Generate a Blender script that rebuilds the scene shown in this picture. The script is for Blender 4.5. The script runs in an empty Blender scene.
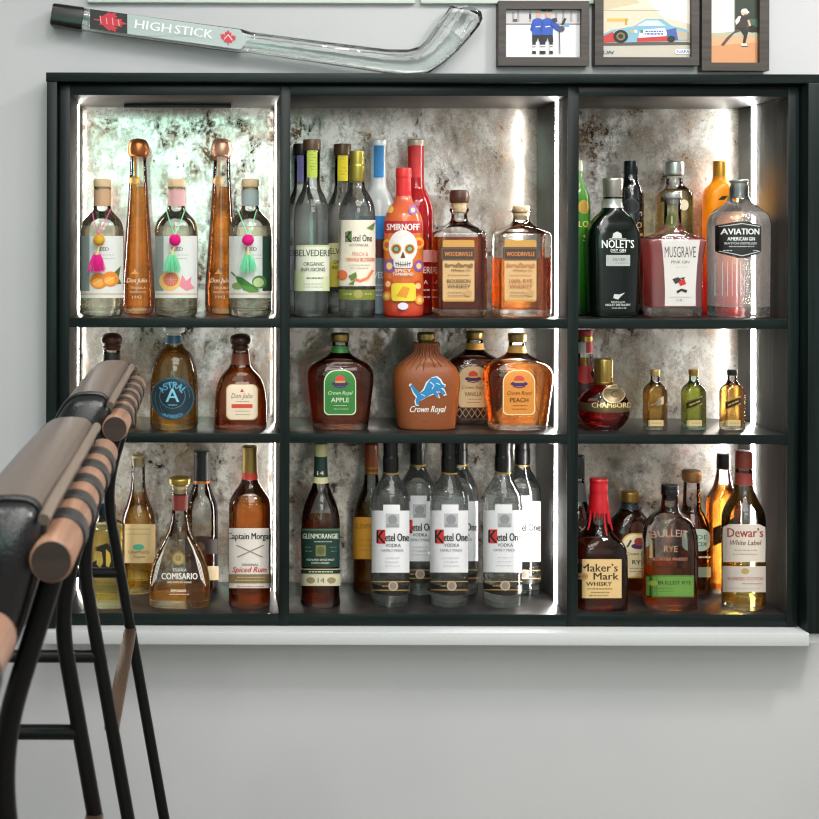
import bpy, bmesh, math, random
from mathutils import Vector, Matrix
from mathutils.geometry import tessellate_polygon
random.seed(7)
SC = bpy.context.scene
COL = SC.collection
F = 1144.0          # focal length in pixels of the 819 px frame
D = 2.2             # camera to cabinet front
CZ = 1.25           # camera height
VX, VY, ROLL = 205.0, 241.0, 0.0026
PI = math.pi

# ------------------------------------------------------------------ helpers
def unroll(px, py):
    dx, dy = px - VX, py - VY
    return VX + dx + ROLL * dy, VY + dy - ROLL * dx

def W(px, py, y):
    """photo pixel + world depth plane y -> world x, z"""
    px, py = unroll(px, py)
    s = F / (D + y)
    return (px - VX) / s, CZ + (VY - py) / s

def lin(h):
    h = h.lstrip('#')
    c = [int(h[i:i + 2], 16) / 255 for i in (0, 2, 4)]
    return tuple(x / 12.92 if x <= .04045 else ((x + .055) / 1.055) ** 2.4 for x in c) + (1,)

_mats = {}
def new_mat(name):
    m = bpy.data.materials.new(name)
    m.use_nodes = True
    nt = m.node_tree
    nt.nodes.clear()
    out = nt.nodes.new('ShaderNodeOutputMaterial')
    return m, nt, out

def node(nt, typ, **kw):
    n = nt.nodes.new(typ)
    for k, v in kw.items():
        if k in n.inputs.keys():
            n.inputs[k].default_value = v
        else:
            setattr(n, k, v)
    return n

def M(col, rough=.5, metal=0.0, coat=0.0, trans=0.0, bump=0.0, bscale=200):
    key = ('p', col, rough, metal, coat, trans, bump, bscale)
    if key in _mats: return _mats[key]
    m, nt, out = new_mat('paint_' + (col if isinstance(col, str) else 'c%d' % len(_mats)).strip('#'))
    c = lin(col) if isinstance(col, str) else tuple(col) + (1,)
    p = node(nt, 'ShaderNodeBsdfPrincipled', **{'Roughness': rough, 'Metallic': metal, 'Coat Weight': coat, 'Transmission Weight': trans})
    nz = node(nt, 'ShaderNodeTexNoise', Scale=bscale, Detail=2.0)
    tc = node(nt, 'ShaderNodeTexCoord')
    nt.links.new(tc.outputs['Object'], nz.inputs['Vector'])
    mx = node(nt, 'ShaderNodeMixRGB', blend_type='MULTIPLY')
    mx.inputs['Fac'].default_value = .10
    mx.inputs['Color1'].default_value = c
    nt.links.new(nz.outputs['Fac'], mx.inputs['Color2'])
    nt.links.new(mx.outputs['Color'], p.inputs['Base Color'])
    if bump:
        b = node(nt, 'ShaderNodeBump', Strength=bump, Distance=.002)
        nt.links.new(nz.outputs['Fac'], b.inputs['Height'])
        nt.links.new(b.outputs['Normal'], p.inputs['Normal'])
    nt.links.new(p.outputs[0], out.inputs[0])
    _mats[key] = m
    return m

def thin_glass(tint=(.985, .995, .99), edge=(.62, .68, .67), rough=.01):
    key = ('g', tint, edge, rough)
    if key in _mats: return _mats[key]
    m, nt, out = new_mat('thin_glass')
    lw = node(nt, 'ShaderNodeLayerWeight', Blend=.35)
    ramp = node(nt, 'ShaderNodeValToRGB')
    ramp.color_ramp.elements[0].position = .72; ramp.color_ramp.elements[0].color = tint + (1,)
    ramp.color_ramp.elements[1].position = .97; ramp.color_ramp.elements[1].color = edge + (1,)
    nt.links.new(lw.outputs['Facing'], ramp.inputs['Fac'])
    t = node(nt, 'ShaderNodeBsdfTransparent')
    nt.links.new(ramp.outputs['Color'], t.inputs['Color'])
    g = node(nt, 'ShaderNodeBsdfGlossy', Roughness=rough)
    fr = node(nt, 'ShaderNodeFresnel', IOR=1.6)
    nz = node(nt, 'ShaderNodeTexNoise', Scale=48.0, Detail=1.5)
    tc = node(nt, 'ShaderNodeTexCoord'); nt.links.new(tc.outputs['Object'], nz.inputs['Vector'])
    bp = node(nt, 'ShaderNodeBump', Strength=.10, Distance=.004)
    nt.links.new(nz.outputs['Fac'], bp.inputs['Height']); nt.links.new(bp.outputs['Normal'], g.inputs['Normal'])
    mx = node(nt, 'ShaderNodeMixShader')
    nt.links.new(fr.outputs[0], mx.inputs[0]); nt.links.new(t.outputs[0], mx.inputs[1]); nt.links.new(g.outputs[0], mx.inputs[2])
    nt.links.new(mx.outputs[0], out.inputs[0])
    _mats[key] = m
    return m

def liquid_mat(col, ior=1.30, rough=0.0, straight=.5, bright_mix=0.0):
    col = tuple(c ** .66 for c in col)
    key = ('l', col, ior, rough, straight, bright_mix)
    if key in _mats: return _mats[key]
    m, nt, out = new_mat('liquid')
    g = node(nt, 'ShaderNodeBsdfGlass', IOR=ior, Roughness=rough, Color=tuple(col) + (1,))
    t = node(nt, 'ShaderNodeBsdfTransparent', Color=tuple(col) + (1,))
    lw = node(nt, 'ShaderNodeLayerWeight', Blend=.5)
    r = node(nt, 'ShaderNodeMapRange')
    r.inputs[1].default_value = .15; r.inputs[2].default_value = .9; r.inputs[3].default_value = straight; r.inputs[4].default_value = .35
    nt.links.new(lw.outputs['Facing'], r.inputs[0])
    mx = node(nt, 'ShaderNodeMixShader')
    nt.links.new(r.outputs[0], mx.inputs[0]); nt.links.new(g.outputs[0], mx.inputs[1]); nt.links.new(t.outputs[0], mx.inputs[2])
    nz = node(nt, 'ShaderNodeTexNoise', Scale=55.0, Detail=1.5)
    tc = node(nt, 'ShaderNodeTexCoord'); nt.links.new(tc.outputs['Object'], nz.inputs['Vector'])
    bp = node(nt, 'ShaderNodeBump', Strength=.14, Distance=.004)
    nt.links.new(nz.outputs['Fac'], bp.inputs['Height']); nt.links.new(bp.outputs['Normal'], g.inputs['Normal'])
    res = mx.outputs[0]
    if bright_mix:  # diffuse share put in so clear spirits look more brightly lit
        df = node(nt, 'ShaderNodeBsdfDiffuse', Color=tuple(col) + (1,)); tl = node(nt, 'ShaderNodeBsdfTranslucent', Color=tuple(col) + (1,))
        m1 = node(nt, 'ShaderNodeMixShader'); m1.inputs[0].default_value = .5
        nt.links.new(df.outputs[0], m1.inputs[1]); nt.links.new(tl.outputs[0], m1.inputs[2])
        m2 = node(nt, 'ShaderNodeMixShader'); m2.inputs[0].default_value = bright_mix
        nt.links.new(res, m2.inputs[1]); nt.links.new(m1.outputs[0], m2.inputs[2]); res = m2.outputs[0]
    nt.links.new(res, out.inputs[0])
    _mats[key] = m
    return m

def emit(col, strength):
    m, nt, out = new_mat('led_light')
    e = node(nt, 'ShaderNodeEmission', Color=tuple(col) + (1,), Strength=strength)
    nt.links.new(e.outputs[0], out.inputs[0])
    return m

def link(name, verts, faces, mats, parent=None, fm=None, smooth=None, loc=None):
    me = bpy.data.meshes.new(name)
    me.from_pydata([tuple(v) for v in verts], [], faces)
    for m in (mats if isinstance(mats, (list, tuple)) else [mats]): me.materials.append(m)
    if fm: me.polygons.foreach_set('material_index', fm)
    if smooth is not None:
        me.polygons.foreach_set('use_smooth', [True] * len(me.polygons))
        me.set_sharp_from_angle(angle=math.radians(smooth))
    me.update()
    o = bpy.data.objects.new(name, me)
    COL.objects.link(o)
    if parent: o.parent = parent
    if loc: o.location = loc
    return o

def tag(o, label=None, cat=None, group=None, kind=None):
    if label: o['label'] = label
    if cat: o['category'] = cat
    if group: o['group'] = group
    if kind: o['kind'] = kind
    return o

def thing(name, label, cat, loc=(0, 0, 0), group=None, rotz=0):
    o = bpy.data.objects.new(name, None)
    o.empty_display_size = .03
    COL.objects.link(o)
    o.location = loc
    o.rotation_euler = (0, 0, rotz)
    return tag(o, label, cat, group)

class MB:
    def __init__(s): s.v = []; s.f = []; s.m = []
    def add(s, v, f, mi=0):
        n = len(s.v); s.v += [tuple(p) for p in v]; s.f += [tuple(i + n for i in q) for q in f]; s.m += [mi] * len(f)
    def box(s, a, b, mi=0, bev=0.0):
        bm = bmesh.new()
        bmesh.ops.create_cube(bm, size=1)
        for v in bm.verts:
            v.co = Vector(((a[i] + b[i]) / 2 + v.co[i] * (b[i] - a[i]) for i in range(3)))
        if bev:
            bmesh.ops.bevel(bm, geom=bm.edges[:], offset=bev, segments=2, affect='EDGES', profile=.5)
        bm.verts.index_update()
        s.add([v.co for v in bm.verts], [[v.index for v in f.verts] for f in bm.faces], mi)
        bm.free()
    def tube(s, pts, r, n=12, mi=0, caps=True):
        pts = [Vector(p) for p in pts]
        rs = r if isinstance(r, (list, tuple)) else [r] * len(pts)
        rings = []; prev = None
        for i, p in enumerate(pts):
            t = (pts[min(i + 1, len(pts) - 1)] - pts[max(i - 1, 0)]).normalized()
            if prev is None:
                u = t.orthogonal().normalized()
            else:
                u = (prev - t * prev.dot(t)).normalized()
            prev = u
            w = t.cross(u)
            rings.append([p + (u * math.cos(2 * PI * k / n) + w * math.sin(2 * PI * k / n)) * rs[i] for k in range(n)])
        s.loft(rings, mi, caps)
    def loft(s, rings, mi=0, caps=True, closed=True):
        n = len(rings[0]); v = [p for r in rings for p in r]; f = []
        for i in range(len(rings) - 1):
            for k in range(n if closed else n - 1):
                a, b = i * n + k, i * n + (k + 1) % n
                f.append((a, b, b + n, a + n))
        if caps:
            f.append(tuple(range(n - 1, -1, -1))); f.append(tuple((len(rings) - 1) * n + k for k in range(n)))
        s.add(v, f, mi)
    def build(s, name, mats, parent=None, smooth=40, loc=None):
        return link(name, s.v, s.f, mats, parent, s.m, smooth, loc)

def round_path(pts, steps=5):
    """pts: (a, b[, r]) ; corners rounded with radius-like cut r"""
    out = []
    for i, p in enumerate(pts):
        a = Vector(p[:2]); r = p[2] if len(p) > 2 else 0
        if i in (0, len(pts) - 1) or r <= 0:
            out.append(a); continue
        b, c = Vector(pts[i - 1][:2]), Vector(pts[i + 1][:2])
        d1, d2 = (b - a), (c - a)
        k1, k2 = min(r, d1.length * .49), min(r, d2.length * .49)
        if k1 < 1e-6 or k2 < 1e-6: out.append(a); continue
        q1, q2 = a + d1.normalized() * k1, a + d2.normalized() * k2
        for j in range(steps + 1):
            t = j / steps
            out.append(q1 * (1 - t) ** 2 + a * 2 * t * (1 - t) + q2 * t * t)
    return out

def smooth_poly3(pts, r, steps=6):
    out = []
    pts = [Vector(p) for p in pts]
    for i, a in enumerate(pts):
        if i in (0, len(pts) - 1): out.append(a); continue
        d1, d2 = pts[i - 1] - a, pts[i + 1] - a
        k = min(r, d1.length * .49, d2.length * .49)
        q1, q2 = a + d1.normalized() * k, a + d2.normalized() * k
        for j in range(steps + 1):
            t = j / steps
            out.append(q1 * (1 - t) ** 2 + a * 2 * t * (1 - t) + q2 * t * t)
    return out

_tc = {}
def text_mesh(body):
    """2-D triangles of a line of lettering, normalised to its own bounding box (0..1, 0..1)"""
    k = body
    if k in _tc: return _tc[k]
    cu = bpy.data.curves.new('lettering', 'FONT')
    cu.body = body; cu.resolution_u = 2; cu.fill_mode = 'FRONT'
    o = bpy.data.objects.new('lettering', cu)
    COL.objects.link(o)
    dg = bpy.context.evaluated_depsgraph_get()
    ev = o.evaluated_get(dg)
    me = ev.to_mesh()
    v = [tuple(p.co[:2]) for p in me.vertices]
    f = [tuple(p.vertices) for p in me.polygons]
    ev.to_mesh_clear()
    bpy.data.objects.remove(o); bpy.data.curves.remove(cu)
    x0, x1 = min(p[0] for p in v), max(p[0] for p in v)
    y0, y1 = min(p[1] for p in v), max(p[1] for p in v)
    v = [((p[0] - x0) / (x1 - x0), (p[1] - y0) / (y1 - y0)) for p in v]
    _tc[k] = (v, f)
    return _tc[k]

# ------------------------------------------------------------------ flat decals (labels, prints, photographs)
class Decal:
    """collects flat shapes given in photo pixels; surf(px,py,lift) -> 3-D point"""
    def __init__(s, surf, lift=.0007, step=.0001, curved=True):
        s.surf, s.lift, s.step, s.layer, s.curved = surf, lift, step, 0, curved
        s.mb = MB(); s.mats = []; s.ix = {}
    def mi(s, col, **kw):
        m = col if isinstance(col, bpy.types.Material) else M(col, **({'rough': .55} | kw))
        if m.name not in s.ix: s.ix[m.name] = len(s.mats); s.mats.append(m)
        return s.ix[m.name]
    def pt(s, x, y): return s.surf(x, y, s.lift + s.layer * s.step)
    def rows(s, rows, col, nx=14, **kw):
        fine = [rows[0]]
        for q in rows[1:]:
            p = fine[-1]; k = max(1, int(abs(q[0] - p[0]) / 4))
            fine += [tuple(p[i] + (q[i] - p[i]) * j / k for i in range(3)) for j in range(1, k + 1)]
        rows = fine
        v = []; f = []
        for (y, a, b) in rows:
            for i in range(nx + 1): v.append(s.pt(a + (b - a) * i / nx, y))
        for j in range(len(rows) - 1):
            for i in range(nx):
                k = j * (nx + 1) + i
                f.append((k, k + nx + 1, k + nx + 2, k + 1))
        s.mb.add(v, f, s.mi(col, **kw)); s.layer += 1
        return s
    def rect(s, x0, y0, x1, y1, col, r=0, ny=5, nx=14, sag=0, **kw):
        ys = []
        if r > 0:
            for k in range(6): ys.append((y0 + r * (1 - math.cos(PI / 2 * k / 5)), r * (1 - math.sin(PI / 2 * k / 5))))
            for k in range(1, ny): ys.append((y0 + r + (y1 - y0 - 2 * r) * k / ny, 0))
            for k in range(6): ys.append((y1 - r * (1 - math.cos(PI / 2 * (5 - k) / 5)), r * (1 - math.sin(PI / 2 * (5 - k) / 5))))
        else:
            ys = [(y0 + (y1 - y0) * k / ny, 0) for k in range(ny + 1)]
        return s.rows([(y, x0 + d, x1 - d) for y, d in ys], col, nx, **kw)
    def ell(s, cx, cy, rx, ry, col, n=12, **kw):
        return s.rows([(cy - ry * math.cos(PI * k / n), cx - rx * math.sin(PI * k / n) - .01, cx + rx * math.sin(PI * k / n) + .01) for k in range(n + 1)], col, 10, **kw)
    def arch(s, x0, y0, x1, y1, col, top=.5, bot=.15, **kw):
        """round-topped label"""
        w = (x1 - x0) / 2; rt = w * top * 2 * .5; rb = w * bot
        rows = []
        for k in range(9):
            a = PI / 2 * k / 8
            rows.append((y0 + rt * (1 - math.cos(a)), x0 + w * top * (1 - math.sin(a)), x1 - w * top * (1 - math.sin(a))))
        for k in range(1, 5): rows.append((y0 + rt + (y1 - y0 - rt - rb) * k / 5, x0, x1))
        for k in range(7):
            a = PI / 2 * (6 - k) / 6
            rows.append((y1 - rb * (1 - math.cos(a)), x0 + rb * (1 - math.sin(a)), x1 - rb * (1 - math.sin(a))))
        return s.rows(rows, col, **kw)
    def flat(s, pts, faces, col, **kw):
        """2-D faces, cut fine enough to follow a curved surface"""
        v = list(pts); f = []
        st = [tuple(q[i] for i in (0, k, k + 1)) for q in faces for k in range(1, len(q) - 1)]
        mid = {}
        while st:
            t = st.pop()
            if s.curved:
                d = [((v[t[i]][0] - v[t[(i + 1) % 3]][0]) ** 2 + ((v[t[i]][1] - v[t[(i + 1) % 3]][1]) * .35) ** 2, i) for i in range(3)]
                m, i = max(d)
                if m > 6.0:
                    a, b, c = t[i], t[(i + 1) % 3], t[(i + 2) % 3]
                    k = (min(a, b), max(a, b))
                    if k not in mid:
                        mid[k] = len(v); v.append(((v[a][0] + v[b][0]) / 2, (v[a][1] + v[b][1]) / 2))
                    st += [(a, mid[k], c), (mid[k], b, c)]
                    continue
            f.append(t)
        s.mb.add([s.pt(x, y) for x, y in v], f, s.mi(col, **kw)); s.layer += 1
        return s
    def poly(s, pts, col, **kw):
        tri = tessellate_polygon([[Vector((x, y, 0)) for x, y in pts]])
        return s.flat(pts, [tuple(t) for t in tri], col, **kw)
    def line(s, pts, w, col, **kw):
        if s.curved:
            q = [pts[0]]
            for p in pts[1:]:
                o = q[-1]; k = max(1, int(math.hypot(p[0] - o[0], p[1] - o[1]) / 2))
                q += [(o[0] + (p[0] - o[0]) * j / k, o[1] + (p[1] - o[1]) * j / k) for j in range(1, k + 1)]
            pts = q
        v = []; f = []
        for i, p in enumerate(pts):
            a = pts[max(i - 1, 0)]; b = pts[min(i + 1, len(pts) - 1)]
            dx, dy = b[0] - a[0], b[1] - a[1]; l = math.hypot(dx, dy) or 1
            nx, ny = -dy / l * w / 2, dx / l * w / 2
            v += [s.pt(p[0] + nx, p[1] + ny), s.pt(p[0] - nx, p[1] - ny)]
            if i: k = 2 * i; f.append((k - 2, k - 1, k + 1, k))
        s.mb.add(v, f, s.mi(col, **kw)); s.layer += 1
        return s
    def text(s, body, cx, cy, w, h, col, bold=.012, shear=0, rot=0, arc=None, **kw):
        v0, f0 = text_mesh(body); out = []
        d = min(.22, h * bold * 1.2) if bold > .008 else 0
        if d:       # heavier lettering: struck twice, a hair apart
            s.text(body, cx - d, cy, w, h, col, 0, shear, rot, arc, **kw); cx = cx + d
        v, f = v0, f0
        ca, sa = math.cos(math.radians(rot)), math.sin(math.radians(rot))
        for x, y in v:
            x = (x - .5) * w + shear * (y - .5) * h; y = (y - .5) * h
            if arc is None:
                out.append((cx + x * ca + y * sa, cy + x * sa - y * ca))
            elif arc > 0:
                r = arc + y; out.append((cx + r * math.sin(x / arc), cy - r * math.cos(x / arc)))
            else:
                r = -arc - y; out.append((cx + r * math.sin(x / -arc), cy + r * math.cos(x / -arc)))
        return s.flat(out, f, col, **kw)
    def scrib(s, x0, x1, ys, col, h=.9, gaps=True):
        """rows of fine print too small to read: short dashes"""
        rnd = random.Random(int(x0 * 7 + ys[0] * 3))
        for y in ys:
            x = x0 + rnd.random() * 2; q = []
            while x < x1 - .8:
                l = min(rnd.uniform(1.0, 3.2), x1 - x)
                a = [s.pt(x, y - h / 2), s.pt(x + l, y - h / 2), s.pt(x + l, y + h / 2), s.pt(x, y + h / 2)]
                s.mb.add(a, [(0, 3, 2, 1)], s.mi(col)); x += l + .7
        s.layer += 1
        return s
    def done(s, name, parent, label=None):
        o = s.mb.build(name, s.mats, parent, smooth=60)
        if label: o['label'] = label
        return o

# ------------------------------------------------------------------ bottles
SHELF = {}
WATER = (.985, .99, .985)
class Bottle:
    def __init__(s, label, cx, row, y, prof, n=2, dr=1.0, nb=None, fill=None, liq=None, glass=None, base=4, name='bottle', group=None, bright_mix=0.0, N=48, wall=.0014, body_name='glass_body'):
        """prof: (py, half width px, corner px) from the foot up; py None = shelf. n: 2 round .. 8 boxy (below nb), neck round above"""
        s.cx, s.y, s.row = cx, y, row
        s.sc = F / (D + y); s.zb = SHELF[row] + .0004
        base_py = VY - (s.zb - CZ) * s.sc
        s.X = W(cx, base_py + ROLL * (cx - VX) - 20, y)[0]
        s.n, s.dr, s.N = n, dr, N
        pr = []
        for p in prof:
            py = base_py if p[0] is None else unroll(cx, p[0])[1]
            pr.append((max(0, (base_py - py) / s.sc), p[1] / s.sc, (p[2] if len(p) > 2 else 3) / s.sc))
        s.pr = round_path([(0, 0, 0)] + pr)
        if nb is None: s.nb = (9, 10)
        else:
            s.nb = tuple((base_py - unroll(cx, q)[1]) / s.sc for q in nb)
        s.base_py = base_py
        s.root = thing(name, label, 'bottle', (s.X, y, s.zb), group)
        s.phi = math.atan2(s.X, D + y)
        glass = glass or thin_glass()
        s.body = s.lathe(body_name, s.pr, glass)
        if liq is not None:
            top = s.pr[-1][0] - .012 if fill is None else (base_py - unroll(cx, fill)[1]) / s.sc
            lb = base / s.sc
            s.inner('liquid', lb, top, liquid_mat(liq, bright_mix=bright_mix or (.06 if liq is WATER else .015)))
            if base > 2: s.inner('base', .001, lb - .0006, liquid_mat((.98, .99, .985), 1.4))
    def nz(s, z):
        a, b = s.nb
        if s.n == 2 and s.dr == 1: return 2, 1
        t = 0 if z <= a else 1 if z >= b else (z - a) / (b - a)
        t = t * t * (3 - 2 * t)
        return s.n + (2 - s.n) * t, s.dr + (1 - s.dr) * t
    def ring(s, z, r):
        n, dr = s.nz(z); out = []
        for k in range(s.N):
            t = 2 * PI * (k + .5) / s.N; c, q = math.cos(t), math.sin(t)
            out.append(Vector((r * math.copysign(abs(c) ** (2 / n), c), r * dr * math.copysign(abs(q) ** (2 / n), q), z)))
        return out
    def lathe(s, name, pr, mat, closetop=False, smooth=38, parent=None):
        mb = MB()
        rings = [s.ring(z, max(r, 1e-5)) for z, r in pr]
        mb.loft(rings, 0, caps=False)
        if closetop:
            mb.add(rings[-1], [tuple(range(s.N))])
            mb.add(rings[0], [tuple(range(s.N - 1, -1, -1))])
        return mb.build(name, mat, parent or s.root, smooth)
    def rad(s, z):
        pr = s.pr[1:]
        if z <= pr[0][0]: return pr[0][1]
        for a, b in zip(pr, pr[1:]):
            if a[0] <= z <= b[0]:
                return a[1] + (b[1] - a[1]) * (z - a[0]) / max(1e-9, b[0] - a[0])
        return pr[-1][1]
    def inner(s, name, z0, z1, mat, wall=.0014):
        zs = sorted({z0, z1} | {p[0] for p in s.pr if z0 < p[0] < z1} | {z0 + (z1 - z0) * k / 6 for k in range(7)})
        pr = [(z, max(.001, s.rad(z) - wall)) for z in zs]
        e = min(.0012, (z1 - z0) * .2)
        pr = [(z0, pr[0][1] - e)] + [(z0 + e, pr[0][1])] + [p for p in pr if z0 + e < p[0] < z1 - e] + [(z1 - e, pr[-1][1])] + [(z1, pr[-1][1] - e)]
        return s.lathe(name, pr, mat, True, 30)
    def z(s, py): return (s.base_py - unroll(s.cx, py)[1]) / s.sc
    def turned(s, name, pts, mat, label=None, n=2, dr=1, parent=None):
        """cap / stopper: (py, hw[, r]) from below up, closed"""
        pr = round_path([(s.z(pts[0][0]), 0)] + [(s.z(p[0]), p[1] / s.sc, (p[2] if len(p) > 2 else 1) / s.sc) for p in pts] + [(s.z(pts[-1][0]), 0)], 3)
        sv = s.n, s.dr; s.n, s.dr = n, dr; nb = s.nb; s.nb = (9, 10)
        o = s.lathe(name, [(a, max(b, 1e-5)) for a, b in pr], mat)
        s.n, s.dr = sv; s.nb = nb
        if parent: o.parent = parent
        if label: o['label'] = label
        return o
    def band(s, name, py0, py1, mat, off=.0006, label=None):
        z1, z0 = s.z(py0), s.z(py1)
        zs = sorted({z0, z1} | {p[0] for p in s.pr if z0 < p[0] < z1})
        o = s.lathe(name, [(q, s.rad(q) + off) for q in zs], mat)
        if label: o['label'] = label
        return o
    def surf(s, px, py, lift):
        pxu, pyu = unroll(px, py); cxu = VX + s.X * s.sc
        z = (s.base_py - pyu) / s.sc
        for _ in range(2):
            n, dr = s.nz(z); a = s.rad(max(z, 0)); b = a * dr
            if n < 2.6:
                u = max(-.999, min(.999, (pxu - cxu) / (a * s.sc)))
                al = math.asin(u) - s.phi
                x, y = a * math.sin(al), -b * math.cos(al)
                nx, ny = math.sin(al), -math.cos(al)
            else:
                sf = F / (D + s.y - b)
                x = (pxu - VX) / sf - s.X
                x = max(-a * .992, min(a * .992, x))
                y = -b * (1 - abs(x / a) ** n) ** (1 / n)
                nx, ny = (0, -1)
            z = CZ + (VY - pyu) * (D + s.y + y) / F - s.zb
        return (x + nx * lift, y + ny * lift, z)
    def decal(s, lift=.0007): return Decal(s.surf, lift, curved=s.n < 4)
# ------------------------------------------------------------------ materials of the place
def wall_mat():
    m, nt, out = new_mat('white_wall_paint')
    p = node(nt, 'ShaderNodeBsdfPrincipled', Roughness=.75)
    tc = node(nt, 'ShaderNodeTexCoord')
    n1 = node(nt, 'ShaderNodeTexNoise', Scale=1.6, Detail=3.0)
    r = node(nt, 'ShaderNodeValToRGB')
    r.color_ramp.elements[0].color = (.475, .482, .50, 1); r.color_ramp.elements[0].position = .3
    r.color_ramp.elements[1].color = (.525, .53, .54, 1); r.color_ramp.elements[1].position = .7
    nt.links.new(tc.outputs['Object'], n1.inputs['Vector']); nt.links.new(n1.outputs['Fac'], r.inputs['Fac'])
    nt.links.new(r.outputs['Color'], p.inputs['Base Color'])
    n2 = node(nt, 'ShaderNodeTexNoise', Scale=300.0, Detail=2.0)
    b = node(nt, 'ShaderNodeBump', Strength=.05, Distance=.002)
    nt.links.new(tc.outputs['Object'], n2.inputs['Vector']); nt.links.new(n2.outputs['Fac'], b.inputs['Height'])
    nt.links.new(b.outputs['Normal'], p.inputs['Normal']); nt.links.new(p.outputs[0], out.inputs[0])
    return m

def wood_mat(name, c0, c1, rough, axis, scale=1.0, bump=.25, spec=.5):
    """streaky grain running along one axis"""
    m, nt, out = new_mat(name)
    p = node(nt, 'ShaderNodeBsdfPrincipled', **{'Roughness': rough, 'Specular IOR Level': spec})
    tc = node(nt, 'ShaderNodeTexCoord'); mp = node(nt, 'ShaderNodeMapping')
    sc = [110 * scale] * 3; sc['xyz'.index(axis)] = 3.5 * scale
    mp.inputs['Scale'].default_value = sc
    nz = node(nt, 'ShaderNodeTexNoise', Scale=1.0, Detail=4.0, Roughness=.6)
    r = node(nt, 'ShaderNodeValToRGB')
    r.color_ramp.elements[0].color = tuple(c0) + (1,); r.color_ramp.elements[0].position = .35
    r.color_ramp.elements[1].color = tuple(c1) + (1,); r.color_ramp.elements[1].position = .7
    nt.links.new(tc.outputs['Object'], mp.inputs['Vector']); nt.links.new(mp.outputs[0], nz.inputs['Vector'])
    nt.links.new(nz.outputs['Fac'], r.inputs['Fac']); nt.links.new(r.outputs['Color'], p.inputs['Base Color'])
    b = node(nt, 'ShaderNodeBump', Strength=bump, Distance=.001)
    nt.links.new(nz.outputs['Fac'], b.inputs['Height']); nt.links.new(b.outputs['Normal'], p.inputs['Normal'])
    nt.links.new(p.outputs[0], out.inputs[0])
    return m

def mirror_mat():
    """antiqued mirror: silver with verdigris clouds, brown foxing and black specks"""
    m, nt, out = new_mat('antiqued_mirror')
    L = nt.links.new
    tc = node(nt, 'ShaderNodeTexCoord')
    def noise(sc, det=6.0, rough=.65, dist=0.0, vec=None):
        n = node(nt, 'ShaderNodeTexNoise', Scale=sc, Detail=det, Roughness=rough, Distortion=dist)
        L(vec or tc.outputs['Object'], n.inputs['Vector']); return n.outputs['Fac']
    def ramp(src, a, b, ca=(0, 0, 0, 1), cb=(1, 1, 1, 1)):
        r = node(nt, 'ShaderNodeValToRGB')
        r.color_ramp.elements[0].position = a; r.color_ramp.elements[0].color = ca
        r.color_ramp.elements[1].position = b; r.color_ramp.elements[1].color = cb
        L(src, r.inputs['Fac']); return r.outputs['Color']
    def mul(a, b, op='MULTIPLY'):
        n = node(nt, 'ShaderNodeMath', operation=op)
        for i, q in enumerate((a, b)):
            if isinstance(q, (int, float)): n.inputs[i].default_value = q
            else: L(q, n.inputs[i])
        return n.outputs[0]
    def mix(f, a, b):
        n = node(nt, 'ShaderNodeMixRGB'); 
        for k, q in (('Fac', f), ('Color1', a), ('Color2', b)):
            if isinstance(q, (int, float)): n.inputs[k].default_value = q
            elif isinstance(q, tuple): n.inputs[k].default_value = q
            else: L(q, n.inputs[k])
        return n.outputs[0]
    mp = node(nt, 'ShaderNodeMapping'); mp.inputs['Scale'].default_value = (1, 1, .7); L(tc.outputs['Object'], mp.inputs['Vector'])
    cloud = ramp(noise(8.0, 4, .55, .4), .40, .62)
    blot = ramp(noise(20.0, 14, .78, .15, mp.outputs[0]), .455, .585)
    grain = ramp(noise(130.0, 5, .7), .33, .52)
    dense = ramp(noise(6.0, 3, .5), .36, .60)
    speck = ramp(noise(80.0, 6, .7), .57, .64)
    mask = mul(mul(blot, grain), mul(mul(dense, .70), .36, 'ADD'))
    mask = mul(mask, mul(speck, .75), 'MAXIMUM')
    mask = mul(mask, 1.25)
    mm = node(nt, 'ShaderNodeClamp'); L(mask, mm.inputs[0]); mask = mm.outputs[0]
    silver = mix(cloud, (.83, .81, .76, 1), (.44, .40, .35, 1))
    stain = mix(ramp(noise(16.0, 5, .6), .4, .6), (.03, .022, .017, 1), (.17, .105, .06, 1))
    col = mix(mask, silver, stain)
    g = node(nt, 'ShaderNodeBsdfGlossy', Roughness=.1); L(col, g.inputs['Color'])
    rg = node(nt, 'ShaderNodeMapRange'); L(mask, rg.inputs[0]); rg.inputs[3].default_value = .11; rg.inputs[4].default_value = .38
    L(rg.outputs[0], g.inputs['Roughness'])
    d = node(nt, 'ShaderNodeBsdfDiffuse'); L(col, d.inputs['Color'])
    mx = node(nt, 'ShaderNodeMixShader'); mx.inputs[0].default_value = .42
    L(g.outputs[0], mx.inputs[1]); L(d.outputs[0], mx.inputs[2])
    L(mx.outputs[0], out.inputs[0])
    return m

WALL = wall_mat()
TRIMW = M('#c9cccd', .5)
CABV = wood_mat('dark_stained_wood_upright', (.003, .0065, .006), (.010, .0185, .0175), .36, 'z', spec=.2)
CABH = wood_mat('dark_stained_wood_rail', (.003, .0065, .006), (.010, .0185, .0175), .36, 'x', spec=.2)
CABS = wood_mat('dark_stained_shelf', (.010, .010, .010), (.028, .026, .025), .30, 'x')
INNER = wood_mat('dark_stained_inside', (.016, .0155, .015), (.042, .040, .038), .42, 'z')
MIRROR = mirror_mat()

def X0(px): return (px - VX) / 520.0
def Z0(py): return CZ + (VY - py) / 520.0

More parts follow.
